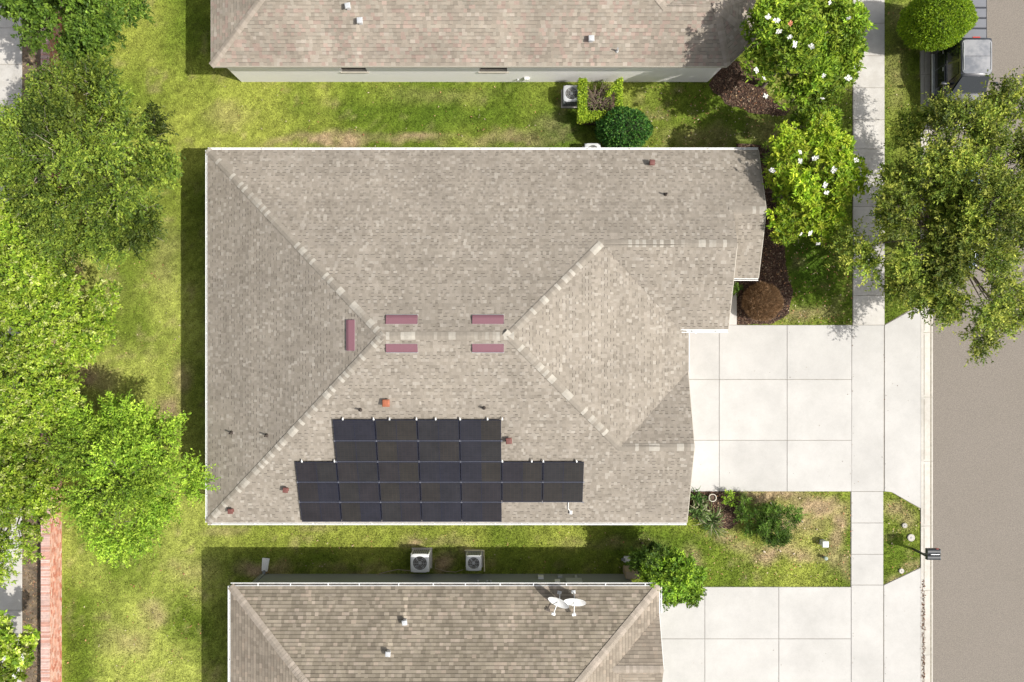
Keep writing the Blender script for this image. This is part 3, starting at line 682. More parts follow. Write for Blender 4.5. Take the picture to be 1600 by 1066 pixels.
for u_, v_, m in ((c1,a,CM2),(r0,c1,CM2r),(r0,R_,CM2),(R_,P_,CM2r),(P_,q1,CM2),(P_,q2,CM2),(P_,q3,CM2)): caps(u_, v_, m, rt)
fascia([(a,q1),(q1,q2),(q2,q3),(aw,a)], rt, M_fascia, t=.02)
# walls with window openings on the south side
def wall_open(mb, x0, x1, y0, y1, z0, z1, ops):
    xsn = x0
    for (oa, ob, za, zb) in sorted(ops):
        mb.box(xsn, oa, y0, y1, z0, z1); mb.box(oa, ob, y0, y1, z0, za); mb.box(oa, ob, y0, y1, zb, z1); xsn = ob
    mb.box(xsn, x1, y0, y1, z0, z1)
b = MB(); ops = [(-7.75,-6.58,1.22,2.35),(-1.47,-.22,1.22,2.35)]
wall_open(b, -12.80, 9.25, 12.26, 12.46, -.05, 2.60, ops)
b.prism([(9.25,12.26),(10.27,13.25),(10.27,15.2),(9.25,15.9),(9.25,12.46)], -.05, 2.59); b.box(-12.8,-12.6,12.46,26,-.05,2.6); b.box(8.2,8.4,16,26,-.05,2.6); b.box(-12.8,8.4,26,26.2,-.05,2.6)
o = b.build('wall', M_wwall, ht); o.location = -ht.location
for oa, ob, za, zb in ops:
    e = empty('window', Vector(((oa+ob)/2, 12.40, za)) - ht.location, 0, ht); wd = ob-oa; hh = zb-za
    b = MB(); b.box(-wd/2,wd/2,-.03,.03,0,.05); b.box(-wd/2,wd/2,-.03,.03,hh-.05,hh); b.box(-wd/2,-wd/2+.05,-.03,.03,.05,hh-.05); b.box(wd/2-.05,wd/2,-.03,.03,.05,hh-.05); b.box(-wd/2+.05,wd/2-.05,-.03,.03,hh*.5-.02,hh*.5+.02); b.build('frame', mk('bronze_frame', (.10,.085,.07), .5), e)
    b = MB(); b.box(-wd/2+.05,wd/2-.05,-.006,.006,.05,hh-.05); b.build('pane', M_glassd, e)
    b = MB(); b.box(-wd/2-.06,wd/2+.06,-.20,-.03,-.04,.004); b.build('sill', mk('sill_paint', (.45,.41,.34), .7), e)
b = MB(); b.rbox(gx(819,.5), gx(827,.5), 12.14, 12.257, .45, .62, .02, 1); b.tube([(gx(823,.5),12.2,.45),(gx(823,.5),12.2,.3)], .02, 6); o = b.build('outlet_box', M_white, ht); o.location = -ht.location
b = MB(); b.rbox(gx(808,.3), gx(811,.3), 12.18, 12.257, .3, .38, .01, 1); o = b.build('tap', M_galv, ht); o.location = -ht.location
b = MB(); b.tube([(gx(1137,2.5),12.0,2.55),(gx(1132,2.2),12.25,2.3),(gx(1128,2.2),12.32,2.0)], .035, 6); o = b.build('downspout', M_white, ht); o.location = -ht.location
fT = lambda X, Y: zt(Y)
for px, py, s in ((543,9,.17),(562,32,.18),(924,60,.18)): boot_vent(spotR(px, py, fT, .2), rt, M_galv, s)
pipe_vent(spotR(965, 77, fT, .2), rt, M_galv, .035, .28)

# ================================================================== HOUSE TO THE SOUTH (sage wall)
hb = empty('house', (-3, -16, 0)); tag(hb, 'grey green walled house at the bottom edge with two satellite dishes', 'house')
zb_ = lambda y: 2.7+(-10.63-y)/3
a=(-12.2,-10.63,2.7)
q1=(6.38,-10.63,2.7); yr=-17.62; zr=2.7+6.99/3; cW=(-12.2+6.99,yr,zr); cE=(6.38-6.99,yr,zr)
w1=(6.38,-11.8,2.7); w2=(4.28,-13.9,3.4); w3=(6.42,-13.9,3.4); w4=(6.38,-16.0,2.7); aw=(-12.2,-24.61,2.7); ae=(6.38,-24.61,2.7); w5=(6.38,-16.0,2.7)
bN=[a,cW,cE,q1]; bW=[a,aw,cW]; bE=[q1,cE,ae,w5,w2,w1]; bWn=[w1,w2,w3]; bWs=[w2,w5,w3]; bS=[aw,ae,cE,cW]
bot = [bN,bW,bE,bWn,bWs,bS]
rbm = roof_deck(bot, hb); rbm.location = -hb.location
ST3 = dict(pal=[(.245,.21,.160),(.222,.19,.144),(.268,.23,.177),(.20,.17,.13),(.28,.24,.188)], light=[(.335,.28,.225),(.31,.255,.20)], lp=.12, ex=.150, w=(.12,.22), stain=.16, streaks=[(-4.55,-11.9,-10.5,.06),(-4.6,-12.2,-10.5,.05),(-5.1,-13.3,-11.6,.05)],
           band=.97, bandc=.50, hi=.005, lo=.005, rv=.12, allband=True, rowvar=.035)
ST3b = dict(ST3, pal=[(.262,.222,.176),(.245,.206,.163),(.28,.238,.19)], bandc=.7)
shingle([bN], ST3, rbm); shingle([bW,bWn,bWs,bE], ST3b, rbm)
CM3 = cap_mesh('hip_cap', .236, M_cap2, w=.17); CM3r = cap_mesh('ridge_cap', .333, M_cap2)
for u_, v_, m in ((cW,a,CM3),(cE,q1,CM3),(cE,cW,CM3r),(w2,w3,CM3r)): caps(u_, v_, m, rbm)
fascia([(aw,a),(a,q1)][::-1], rbm, M_white); fascia([(q1,w1),(w1,w3),(w3,w4)][0:0], rbm)
for u_, v_ in ((q1,a),(a,aw),(w1,q1),(w3,w1)): fascia([(u_, v_)], rbm, M_white)
gutter(q1, a, rbm, w=.135, hang=1.55, debris=M_debris); gutter(a, aw, rbm, w=.12, hang=1.5); gutter(w1, q1, rbm, w=.12, hang=.7)
b = MB(); b.prism(FOOT_BOT, -.05, 2.5); o = b.build('wall', M_gwall, hb); o.location = -hb.location
b = MB(); b.tube([(gx(415,2.5),-10.62,2.55),(gx(412,2.5),-10.9,2.3),(-11.7,-10.97,2.1),(-11.7,-10.97,.2)], .04, 6); o = b.build('downspout', M_gwall, hb); o.location = -hb.location
fB = lambda X, Y: zb_(Y)
for px, py in ((632,973),(606,1022)): boot_vent(spotR(px, py, fB, .2), rbm, M_galv, .16)
# wall mounted boxes (their spot on the wall follows from the photo)
def wbox(px, zc, wd, hh, mat, name, d=.12):
    X = gx(px, zc); b = MB(); b.rbox(X-wd/2, X+wd/2, -11.018, -11.018+d, zc-hh/2, zc+hh/2, .012, 1); o = b.build(name, mat, hb); o.location = -hb.location; return o
M_mgrey = mk('meter_grey', (.44,.46,.45), .5, nscale=5, var=.1)
wbox(897,1.2,.74,.55,M_mgrey,'meter_panel',.14); wbox(845,.6,.26,.3,M_white,'utility_box',.12); wbox(871,1.25,.24,.3,M_white,'utility_box',.14); wbox(875,.45,.22,.2,M_mgrey,'utility_box',.1); wbox(900,.55,.1,.3,M_galv,'conduit',.1)
for px in (747,761,767): wbox(px, 1.05, .08, .1, M_galv, 'line_set_cover', .07)

# ------------------------------------------------------------------ satellite dishes on the south roof
def dish(px, py, label, rz, tilt):
    base = spotR(px, py, fB, .0); e = empty('satellite_dish', base, rz); tag(e, label, 'satellite dish', 'satellite dishes side by side on the brown roof')
    b = MB(); b.box(-.09,.09,-.07,.07,.0,.03); b.build('mounting_foot', M_galv, e)
    b = MB(); b.tube([(0,0,.0),(0,0,.32),(0,-.10,.42)], .022, 8); b.build('mast', M_galv, e)
    # dish: shallow bowl facing mostly sideways and up to the south
    n = 28; vs = []; fs = []
    R_ = .44
    for ir in range(6):
        r = R_*ir/5
        for k in range(n):
            t = 2*PI*k/n; vs.append((r*math.cos(t)*1.08, r*math.sin(t)*.98, .55*r*r))
    for ir in range(5):
        for k in range(n): fs.append((ir*n+k, ir*n+(k+1) % n, (ir+1)*n+(k+1) % n, (ir+1)*n+k))
    m = len(vs); vs += [(v[0], v[1], v[2]-.012) for v in vs]; fs += [tuple(m+i for i in f)[::-1] for f in fs]
    fs += [(5*n+k, 5*n+(k+1) % n, m+5*n+(k+1) % n, m+5*n+k) for k in range(n)]
    b = MB(); b.add(vs, fs); d = b.build('reflector', M_white, e, True); d.location = (0,-.16,.50); d.rotation_euler = (tilt, 0, math.radians(-14))
    b = MB(); b.tube([(0,-.12,.40),(-.04,-.42,.36),(-.10,-.75,.50)], .022, 6); b.build('feed_arm', M_white, e)
    b = MB(); b.rbox(-.19,-.02,-.82,-.72,.46,.56,.02,2); b.tube([(-.10,-.76,.52),(-.09,-.66,.56)], .035, 8); b.build('receiver', M_white, e)
    return e
dish(874, 926, 'white satellite dish nearer the vent pipes, arm slanting away', math.radians(-14), math.radians(52))
dish(896, 925, 'white satellite dish nearer the driveway, arm nearly straight down the roof', math.radians(6), math.radians(50))

# ------------------------------------------------------------------ air conditioning units
def ac_unit(loc, s, h, top_m, side_m, label, rz=0, pad=True):
    e = empty('air_conditioner', loc, rz); tag(e, label, 'air conditioner')
    if pad:
        b = MB(); b.box(-s/2-.06, s/2+.06, -s/2-.06, s/2+.06, -.03, .05); b.build('pad', M_gut, e)
    b = MB(); b.rbox(-s/2+.03, s/2-.03, -s/2+.03, s/2-.03, .05, h-.05, .03, 1); b.build('coil', M_fin, e)
    b = MB()
    for sx in (-1,1):
        for sy in (-1,1): b.box(sx*s/2-(.05 if sx>0 else 0), sx*s/2+(.05 if sx<0 else 0), sy*s/2-(.05 if sy>0 else 0), sy*s/2+(.05 if sy<0 else 0), .05, h-.05)
    for k in range(9):
        t_ = -s/2 + s*(k+.5)/9
        for sg in (-1, 1):
            b.box(t_-.006, t_+.006, sg*s/2-.008, sg*s/2+.008, .08, h-.06); b.box(sg*s/2-.008, sg*s/2+.008, t_-.006, t_+.006, .08, h-.06)
    for z in np.linspace(.16, h-.14, 4):
        for sg in (-1, 1): b.box(-s/2, s/2, sg*s/2-.006, sg*s/2+.006, z-.006, z+.006); b.box(sg*s/2-.006, sg*s/2+.006, -s/2, s/2, z-.006, z+.006)
    b.build('side_grille', side_m, e)
    # top cover with a round opening
    n = 32; r = s*.385; vs = []; fs = []
    def sq(t):
        c_, s_ = math.cos(t), math.sin(t); p = 7; q = (abs(c_)**p+abs(s_)**p)**(-1/p); return c_*q*s/2*1.02, s_*q*s/2*1.02
    for k in range(n):
        t_ = 2*PI*k/n; X, Y = sq(t_); vs += [(X,Y,h-.06),(X,Y,h-.012),(X*.965,Y*.965,h),(r*math.cos(t_),r*math.sin(t_),h+.012),(r*math.cos(t_)*.97,r*math.sin(t_)*.97,h-.10)]
    for k in range(n):
        for j in range(4): fs.append((5*k+j, 5*((k+1) % n)+j, 5*((k+1) % n)+j+1, 5*k+j+1))
    b = MB(); b.add(vs, fs); b.build('top_cover', top_m, e, True)
    b = MB(); b.lathe([(.001,h-.11),(r*.97,h-.10)], n); b.build('fan_well', M_acd, e)
    b = MB()
    for k in range(4):
        t0 = k*PI/2+.3; pts = []
        b.add([(math.cos(t0)*.06, math.sin(t0)*.06, h-.09),(math.cos(t0-.25)*r*.88, math.sin(t0-.25)*r*.88, h-.09),(math.cos(t0+.45)*r*.88, math.sin(t0+.45)*r*.88, h-.03),(math.cos(t0+.9)*.07, math.sin(t0+.9)*.07, h-.05)], [(0,1,2,3)])
    b.lathe([(.001,h-.02),(.07,h-.025),(.08,h-.09)], 16); b.build('fan', M_fan, e)
    b = MB()
    for rr_ in (r*.3, r*.55, r*.8):
        b.tube([(rr_*math.cos(2*PI*k/20), rr_*math.sin(2*PI*k/20), h+.006) for k in range(21)], .0045, 4, False)
    for k in range(6): b.tube([(0,0,h+.012),(r*math.cos(k*PI/3), r*math.sin(k*PI/3), h+.008)], .0045, 4, False)
    b.build('fan_guard', top_m, e)
    return e
c = G(656, 880, .78); ac_unit((c.x, c.y, 0), .84, .80, M_acg, M_acg, 'pale square air conditioner joined to a long beige hose', 0)
c = G(740, 880, .72); ac_unit((c.x, c.y, 0), .70, .74, M_acg, M_acg, 'smaller pale air conditioner with a cream pipe along its side', 0)
c = G(893, 146, .75); ac_unit((c.x, c.y, 0), .74, .76, mk('mid_grey_enamel', (.50,.51,.52), .45), M_acd, 'grey air conditioner between the white wall and lime hedge', 0)
c = G(926, 236.5, .72); ac_unit((c.x, c.y, 0), .72, .74, M_acg, M_acg, 'air conditioner mostly hidden below the tan house eave', 0)
p0 = G(752, 860, .1)
b = MB(); b.tube([G(726,860,.1), G(756,860,.1), G(757,893,.1)], .03, 6); tag(b.build('pipe', mk('cream_pvc', (.72,.66,.42), .6)), 'cream plastic pipe bent around the smaller air conditioner', 'pipe')
b = MB(); b.tube([G(641,892,.04), G(622,890,.04), G(606,893,.04), G(585,899,.1), G(566,903,.15), G(556,907,.1)], .018, 6); tag(b.build('hose', M_hose), 'beige hose running along the grey green wall', 'hose')
b = MB(); b.tube([G(681,880,.06), G(680,888,.05), G(697,893,.04), G(712,894,.04), G(724,890,.05)], .016, 6); tag(b.build('hose', M_hose), 'short beige hose between the two pale air conditioners', 'hose')

# ------------------------------------------------------------------ small yard things
def splash(loc, rz, label, mat):
    e = empty('splash_block', loc, rz); tag(e, label, 'splash block'); b = MB()
    b.add([(-.13,-.3,0),(.13,-.3,0),(.17,.3,0),(-.17,.3,0),(-.13,-.3,.09),(.13,-.3,.09),(.17,.3,.05),(-.17,.3,.05),(-.09,-.26,.09),(.09,-.26,.09),(.13,.3,.05),(-.13,.3,.05),(-.09,-.26,.05),(.09,-.26,.05),(.13,.3,.015),(-.13,.3,.015)],
          [(0,1,5,4),(1,2,6,5),(3,0,4,7),(4,5,9,8),(5,6,10,9),(7,4,8,11),(8,9,13,12),(9,10,14,13),(11,8,12,15),(12,13,14,15),(2,3,7,11,15,14,10,6)])
    b.build('trough', mat, e); b = MB(); b.rbox(-.06,.06,-.42,-.24,.08,.2,.02,1); b.build('spout', M_acd, e)
splash(G(415,882,0), math.radians(-5), 'white splash block on worn ground at the house corner', M_white)
splash(G(984,874,0), math.radians(-95), 'pale splash block in shade beside the lime shrub', M_acg)
b = MB(); x0, y0 = gx(978,.9), gy(905,.9); b.rbox(x0, x0+.62, y0+.02, y0+.34, 0, .95, .03, 2); e = b.build('utility_cabinet', M_tan); tag(e, 'tan utility cabinet standing at the green house corner', 'cabinet')
# utility pedestals
def pedestal(px, py, s, h, mat, label):
    c = G(px, py, h); e = empty('utility_pedestal', (c.x, c.y, 0)); tag(e, label, 'utility pedestal')
    b = MB(); b.rbox(-s*.42, s*.42, -s*.42, s*.42, -.02, h-.05, .02, 1); b.build('body', mat, e); b = MB(); b.rbox(-s/2, s/2, -s/2, s/2, h-.09, h, .03, 2, top=(.92,.92)); b.build('lid', mat, e, True)
pedestal(1290.5, 851, .31, .38, M_ped, 'white square utility pedestal standing in the front lawn')
c = G(1291, 873, .25); e = empty('utility_stub', (c.x, c.y, 0)); tag(e, 'small grey green utility stub beside the white pedestal', 'utility stub')
b = MB(); b.lathe([(.07,0),(.07,.2),(.085,.21),(.085,.26),(.02,.28),(.001,.28)], 14); b.build('post', mk('sage_plastic', (.25,.31,.26), .6), e, True)
def cover(px, py, r, label, mat, h=.05):
    c = G(px, py); e = empty('valve_cover', (c.x, c.y, 0)); tag(e, label, 'valve cover')
    b = MB(); b.lathe([(r,-.02),(r,h),(r*.8,h+.012),(r*.78,h+.004),(.001,h+.006)], 20); b.build('ring', mat, e, True); b = MB(); b.lathe([(r*.25,h+.012),(r*.2,h+.02),(.001,h+.02)], 10); b.build('knob', M_acd, e)
cover(1413, 821, .12, 'small whitish valve cover in the verge nearest the main driveway', M_gut)
cover(1423, 840, .17, 'round pinkish grey concrete cover in the verge grass', M_gut)
cover(1408, 892, .12, 'whitish cover near the pointed lower end of the verge', M_gut)
c = G(1113.5, 778, .2); e = empty('plant_pot', (c.x, c.y, 0)); tag(e, 'round cream pot of grass in the dark mulch', 'pot')
b = MB(); b.lathe([(.14,0),(.185,.2),(.185,.22),(.16,.22),(.155,.14)], 24); b.build('rim', M_pot, e, True); b = MB(); b.lathe([(.001,.15),(.155,.15)], 16); b.build('soil', M_mulch, e)
# pale litter
for i, (px, py, s) in enumerate(((1205,787,.16),(1253,815,.14),(1194,862,.15),(1219,861,.12),(1240,865,.12),(1276,827,.10),(1109,797,.12),(1218,796,.15))):
    b = MB(); b.rbox(-s/2, s/2, -s*.28, s*.28, 0, .05, .015, 1, top=(.7,.6)); o = b.build('pale_debris', M_bone); o.location = G(px, py, .02); o.rotation_euler = (0,0,random.uniform(0,3))
    tag(o, 'pale scrap of bark or stone lying in the patchy front lawn', 'debris', 'pale scraps lying in the front lawn')

# mailbox: post with two boxes side by side
mp = G(1427, 858); e = empty('mailbox', (mp.x, mp.y, 0)); tag(e, 'black twin mailbox on a post overhanging the kerb', 'mailbox')
mc = G(1457.5, 866, 1.18) - Vector((mp.x, mp.y, 0)); mc.z = 1.1
M_mb = mk('mailbox_black', (.025,.03,.035), .4, nscale=6, var=.25)
b = MB(); b.rbox(-.045,.045,-.045,.045,-.05,1.07,.008,1); b.build('post', M_mb, e)
b = MB(); b.rbox(-.04, mc.x+.18, mc.y*.5-.04, mc.y*.5+.04, 1.02, 1.08, .01, 1); b.tube([(0,0,.6),(mc.x*.7, mc.y*.6, 1.03)], .025, 6); b.build('arm', M_mb, e)
for s in (-1, 1):
    prof = [(-.12,0),(-.12,.12)] + [(-.12*math.cos(t), .12+.09*math.sin(t)) for t in np.linspace(.3, PI-.3, 7)] + [(.12,.12),(.12,0)]
    n = len(prof); b = MB(); yc_ = mc.y + s*.135
    vs = [(mc.x+xx, yc_+p[0], 1.082+p[1]) for xx in (-.29,.29) for p in prof]
    b.add(vs, [(i, (i+1) % n, n+(i+1) % n, n+i)[::-1] for i in range(n)] + [tuple(range(n)), tuple(range(n, 2*n))[::-1]]); bx_ = b.build('box', M_mb, e)
    b = MB(); b.box(mc.x+.292, mc.x+.305, yc_-.118, yc_+.118, 1.09, 1.28); b.build('door', M_mb, bx_)
b = MB(); b.box(mc.x-.12, mc.x+.27, mc.y-.008, mc.y+.008, 1.20, 1.245); b.build('trim_strip', M_galv, e)
b = MB(); b.box(mc.x+.1, mc.x+.22, mc.y+.262, mc.y+.27, 1.2, 1.3); b.build('flag', M_lampr, e)

# ------------------------------------------------------------------ brick wall along the back
bw = empty('brick_wall', (-21.45, 0, 0)); tag(bw, 'long low red brick wall at the back of the yards', 'wall')
WX0, WX1, WH = -21.62, -21.30, .86
b = MB(); b.box(WX0+.01, WX1-.012, -22, 22, -.1, WH); o = b.build('core', M_mortar, bw); o.location = -bw.location
def bricks(name, specs, colf):
    V, F, T = [], [], []
    for (x0,x1,y0,y1,z0,z1) in specs:
        k = len(V); V += [(x0,y0,z0),(x1,y0,z0),(x1,y1,z0),(x0,y1,z0),(x0,y0,z1),(x1,y0,z1),(x1,y1,z1),(x0,y1,z1)]
        f = [(4,5,6,7),(0,1,5,4),(1,2,6,5),(2,3,7,6),(3,0,4,7)]; F += [tuple(k+i for i in q) for q in f]; T += [colf()]*5
    o = np_obj(name, np.array(V), np.array(F), np.array(T), M_brick, bw); o.location = -bw.location; o['kind'] = 'stuff'
def bc():
    c = random.choice([(.52,.23,.16),(.58,.29,.21),(.62,.36,.28),(.46,.17,.11),(.64,.42,.34),(.58,.32,.24)]); f = random.uniform(.85,1.12); return tuple(x*f for x in c)
sp = []; row = 0; z = 0.0
while z < WH-.03:
    y = -18 + (row % 2)*.105
    while y < 18:
        g = random.uniform(0,.004); sp.append((WX1-.09, WX1+g, y+.006, y+.204, z+.006, z+.069)); y += .21
    z += .075; row += 1
bricks('face_brick', sp, bc)
sp = []; y = -18
while y < 18: sp.append((WX0-.03, WX1+.035, y+.005, y+.068, WH, WH+.075+random.uniform(-.003,.003))); y += .075
def bc2():
    f = random.uniform(.85,1.12); c = random.choice([(.62,.42,.37),(.66,.47,.42),(.56,.31,.25)]); return tuple(x*f for x in c)
bricks('cap_brick', sp, bc2)

# ------------------------------------------------------------------ vegetation
def leafmesh(P, D, N_, L_, W_, tint):
    D = D/np.linalg.norm(D, axis=1, keepdims=True); Sd = np.cross(D, N_); Sd /= np.maximum(np.linalg.norm(Sd, axis=1, keepdims=True), 1e-6)
    L_ = L_[:, None]; W_ = W_[:, None]
    a = P; b = P + D*L_*.5 + Sd*W_*.5; c = P + D*L_; d = P + D*L_*.5 - Sd*W_*.5
    c = c - np.array([0,0,1])*L_*.12
    return np.stack([a,b,c,d], 1)
def unit_rand(n):
    v = rng.normal(size=(n,3)); return v/np.linalg.norm(v, axis=1, keepdims=True)
def make_crown(R, n_leaf, lobes, tl, L_, W_, pal, outward=.7, per=14, lob_r=(.22,.36), up=.15, star=False, uneven=.16, top_light=.0, aim=None, lvar=.22, shell=.5, spread=.9):
    Rx, Ry, Rz = R; th = rng.uniform(0, 2*PI, lobes); rh = rng.random(lobes)**.62*.86; nq = lobes//4
    rh[:nq] = rng.uniform(.62,.9,nq); th[:nq] = np.linspace(0, 2*PI, nq, endpoint=False)+rng.normal(0,.12,nq)
    f = 1 + uneven*np.sin(3*th+rng.uniform(0,6)) * .6 + uneven*np.sin(5*th+rng.uniform(0,6))*.5
    lz = np.sqrt(np.maximum(0, 1-rh**2))*rng.uniform(.15, .95, lobes) - .15*rh
    lc = np.stack([rh*f*np.cos(th)*Rx, rh*f*np.sin(th)*Ry, lz*Rz], 1); lr = rng.uniform(*lob_r, lobes)
    lt = rng.normal(1, lvar, lobes)
    nt_ = n_leaf//per; li = rng.choice(lobes, nt_, p=lr**2/np.sum(lr**2))
    u = unit_rand(nt_); u[:,2] = np.abs(u[:,2])*.9 - .25; rad = lr[li]*rng.random(nt_)**shell
    st = lc[li] + u*rad[:,None]*np.array([Rx,Ry,Rz*.6])
    hv = st.copy(); hv[:,2] = 0; hv /= np.maximum(np.linalg.norm(hv, axis=1, keepdims=True), .3)
    dr = hv*outward + unit_rand(nt_)*.55 + u*.5 + np.array([0,0,up]); dr /= np.linalg.norm(dr, axis=1, keepdims=True)
    if aim is not None: dr = dr + np.array(aim); dr /= np.linalg.norm(dr, axis=1, keepdims=True)
    tls = tl*rng.uniform(.5, 1.3, nt_); tt = rng.normal(1, .12, nt_)*lt[li]; hue = rng.random(nt_)
    tpos = (np.arange(per)+.5)/per
    P = (st[:,None,:] + dr[:,None,:]*(tls[:,None]*tpos[None,:])[:,:,None])
    if star:
        P = st[:,None,:] + dr[:,None,:]*(tls[:,None]*(.3*(tpos[None,:])))[:,:,None]
    P = P.reshape(-1,3); n = len(P); DR = np.repeat(dr, per, 0); P = P + rng.normal(0, .014, (n,3))
    side = unit_rand(n); side -= DR*np.sum(side*DR, 1, keepdims=True); side /= np.maximum(np.linalg.norm(side, axis=1, keepdims=True), 1e-5)
    side[:,2] *= .5
    if star: side[:,2] = side[:,2]*.6+.25
    D = DR*(.55 if not star else .25) + side*spread
    N_ = unit_rand(n)*.85 + np.array([0,0,1.0])
    pal = np.array(pal); hueL = np.clip(np.repeat(hue, per)*.7 + rng.random(n)*.3 + (0 if top_light == 0 else top_light*np.tile(tpos, nt_)), 0, .999)
    k = hueL*(len(pal)-1); i0 = k.astype(int); fr = (k-i0)[:,None]; col = pal[i0]*(1-fr) + pal[np.minimum(i0+1, len(pal)-1)]*fr
    col = col*np.repeat(tt, per)[:,None]*rng.uniform(.75, 1.25, (n,1))
    q = leafmesh(P, D, N_, L_*rng.uniform(.6,1.25,n), W_*rng.uniform(.7,1.2,n), col)
    return q.reshape(-1,3), np.arange(4*n).reshape(n,4), col, lc, st, dr, tls
def tree(name, label, px, py, zc, rpx, R_z, n_leaf, pal, base=None, lobes=34, tl=.45, L_=.12, W_=.05, cat='tree', trunk=.14, twigs=900, group=None, twigc=None, seed=None, **kw):
    global rng
    rng = np.random.default_rng(seed if seed is not None else sum(map(ord, label)))
    c = G(px, py, zc); rx = rpx[0]*(H-zc-.3*R_z)/FP; ry = rpx[1]*(H-zc-.3*R_z)/FP
    bx = base if base else (c.x*1.0, c.y*1.0)
    e = empty(name, (bx[0], bx[1], 0)); tag(e, label, cat, group)
    V, F, T, lc, st, dr, tls = make_crown((rx, ry, R_z), n_leaf, lobes, tl, L_, W_, pal, **kw)
    off = np.array([c.x-bx[0], c.y-bx[1], zc]); V = V + off
    V[:,2] = np.maximum(V[:,2], .03)
    cr = np_obj('crown', V, F, T, M_leaf, e)
    b = MB(); h0 = max(.25, zc*.45)
    b.tube([(0,0,-.1),(off[0]*.1,off[1]*.1,h0*.5),(off[0]*.4,off[1]*.4,h0)], [trunk*1.25, trunk, trunk*.85], 9)
    b.build('trunk', M_trunk, e, True)
    b = MB(); s0 = np.array([off[0]*.4, off[1]*.4, h0*.92])
    for p in lc:
        q = p + off; q[2] = max(q[2], .15); mid = s0*.45 + q*.55 + np.array([0,0,.12*zc]) + rng.normal(0,.1*trunk*6,3)*.5
        if abs(mid[2]) > q[2]+.2: mid[2] = q[2]+.1
        b.tube([s0, (s0+mid)/2+rng.normal(0,.05,3), mid, q], [trunk*.45, trunk*.3, trunk*.18, trunk*.06], 5, False)
    # thin twigs that carry the leaves
    sel_ = rng.choice(len(st), min(twigs, len(st)), replace=False)
    for i in sel_:
        p = st[i]+off; q = p + dr[i]*tls[i]; s_ = p - dr[i]*tls[i]*.8 - np.array([0,0,.08])
        if p[2] < .1: continue
        b.tube([s_, p, q], [.014, .009, .003], 3, False)
    b.build('branches', twigc or M_trunk, e)
    return e, c, (rx, ry, R_z)

OAK = [(.05,.095,.012),(.09,.15,.018),(.16,.23,.026),(.27,.33,.04),(.42,.44,.07)]
OAKG = [(.045,.08,.012),(.08,.135,.018),(.14,.205,.024),(.22,.29,.034),(.32,.38,.06)]
OAKD = [(.04,.085,.012),(.08,.15,.018),(.13,.215,.025),(.20,.30,.035)]
BRT = [(.09,.17,.014),(.18,.31,.025),(.30,.44,.04),(.42,.54,.065)]
LIG = [(.07,.13,.014),(.16,.27,.022),(.28,.40,.03),(.38,.47,.055),(.58,.58,.30)]
MAG = [(.07,.15,.012),(.17,.29,.02),(.29,.41,.03),(.43,.50,.05)]
MAGY = [(.13,.26,.015),(.28,.44,.025),(.44,.56,.035),(.60,.62,.07)]
LIME = [(.12,.22,.012),(.24,.38,.018),(.38,.50,.025)]
tree('oak_tree', 'dark green broadleaf tree at the top of the yard beside the brick wall', 125, 8, 4.2, (105,86), 2.4, 42000, OAKD, lobes=32, lvar=.13, base=(-20.3, 15.6), L_=.15, W_=.08, tl=.35, twigs=150, outward=.3)
tree('oak_tree', 'olive green oak with feathery twigs above the first bend of the lawn', 142, 262, 4.6, (150,156), 2.8, 76000, OAKG, lobes=50, base=(-19.2, 8.0), tl=.5, L_=.14, W_=.065, twigs=500, lob_r=(.14,.24), uneven=.10, lvar=.3, seed=5, twigc=mk('pale_bark', (.30,.26,.20), .9, nscale=5, var=.2), outward=.75)
tree('ligustrum_tree', 'dense bright green tree beside the reddish bare patch', 48, 400, 3.6, (92,110), 2.0, 40000, LIG, lobes=34, L_=.13, W_=.065, tl=.3, twigs=150, outward=.3, base=(-21.9, 4.1))
tree('ligustrum_tree', 'broad bright green tree reaching furthest over the back lawn', 88, 500, 3.4, (98,95), 2.0, 42000, LIG, lobes=34, L_=.13, W_=.065, tl=.3, twigs=150, outward=.4, base=(-22, 1.1))
tree('ligustrum_tree', 'pale flecked green tree left of the lit oak', 55, 640, 3.4, (100,98), 1.9, 40000, LIG, lobes=34, L_=.13, W_=.06, tl=.35, twigs=150, outward=.3, base=(-22.1, -2.9))
tree('ligustrum_tree', 'pale green tree spilling over the brick wall end', 20, 790, 3.3, (88,115), 1.8, 40000, LIG, lobes=34, L_=.13, W_=.06, tl=.3, twigs=150, outward=.3, base=(-22.6, -7.0))
tree('elm_tree', 'bright lime green tree reaching the white gutter of the tan house', 208, 730, 3.5, (108,122), 2.2, 48000, BRT, lobes=42, tl=.62, L_=.14, W_=.06, twigs=260, lob_r=(.14,.25), uneven=.15, outward=.75, seed=8, base=(-17.3,-5.2))
t5, c5, R5 = tree('magnolia_tree', 'small flowering tree over the back path in the corner', 14, 1012, 2.6, (52,60), 1.5, 9000, LIG, lobes=20, base=(-23.4,-14.6), L_=.20, W_=.09, tl=.3, twigs=60, star=True, outward=.3)
m1, c1_, R1 = tree('magnolia_tree', 'larger dark green magnolia with white blooms between white house and sidewalk', 1246, 76, 4.0, (92,98), 2.2, 32000, MAG, lobes=36, L_=.20, W_=.07, tl=.35, per=9, twigs=120, star=True, outward=.5, uneven=.10)
m2, c2_, R2 = tree('magnolia_tree', 'yellow green magnolia with white blooms beside the tan house front', 1264, 286, 3.2, (70,96), 1.7, 25000, MAGY, lobes=32, L_=.19, W_=.07, tl=.35, per=9, twigs=120, star=True, outward=.5, uneven=.10)
tree('magnolia_sapling', 'narrow dark green magnolia growth between the two large magnolias', 1268, 196, 2.6, (38,34), 1.0, 5200, MAG, lobes=14, L_=.18, W_=.07, tl=.3, per=9, twigs=60, star=True, outward=.4, cat='tree', trunk=.06)
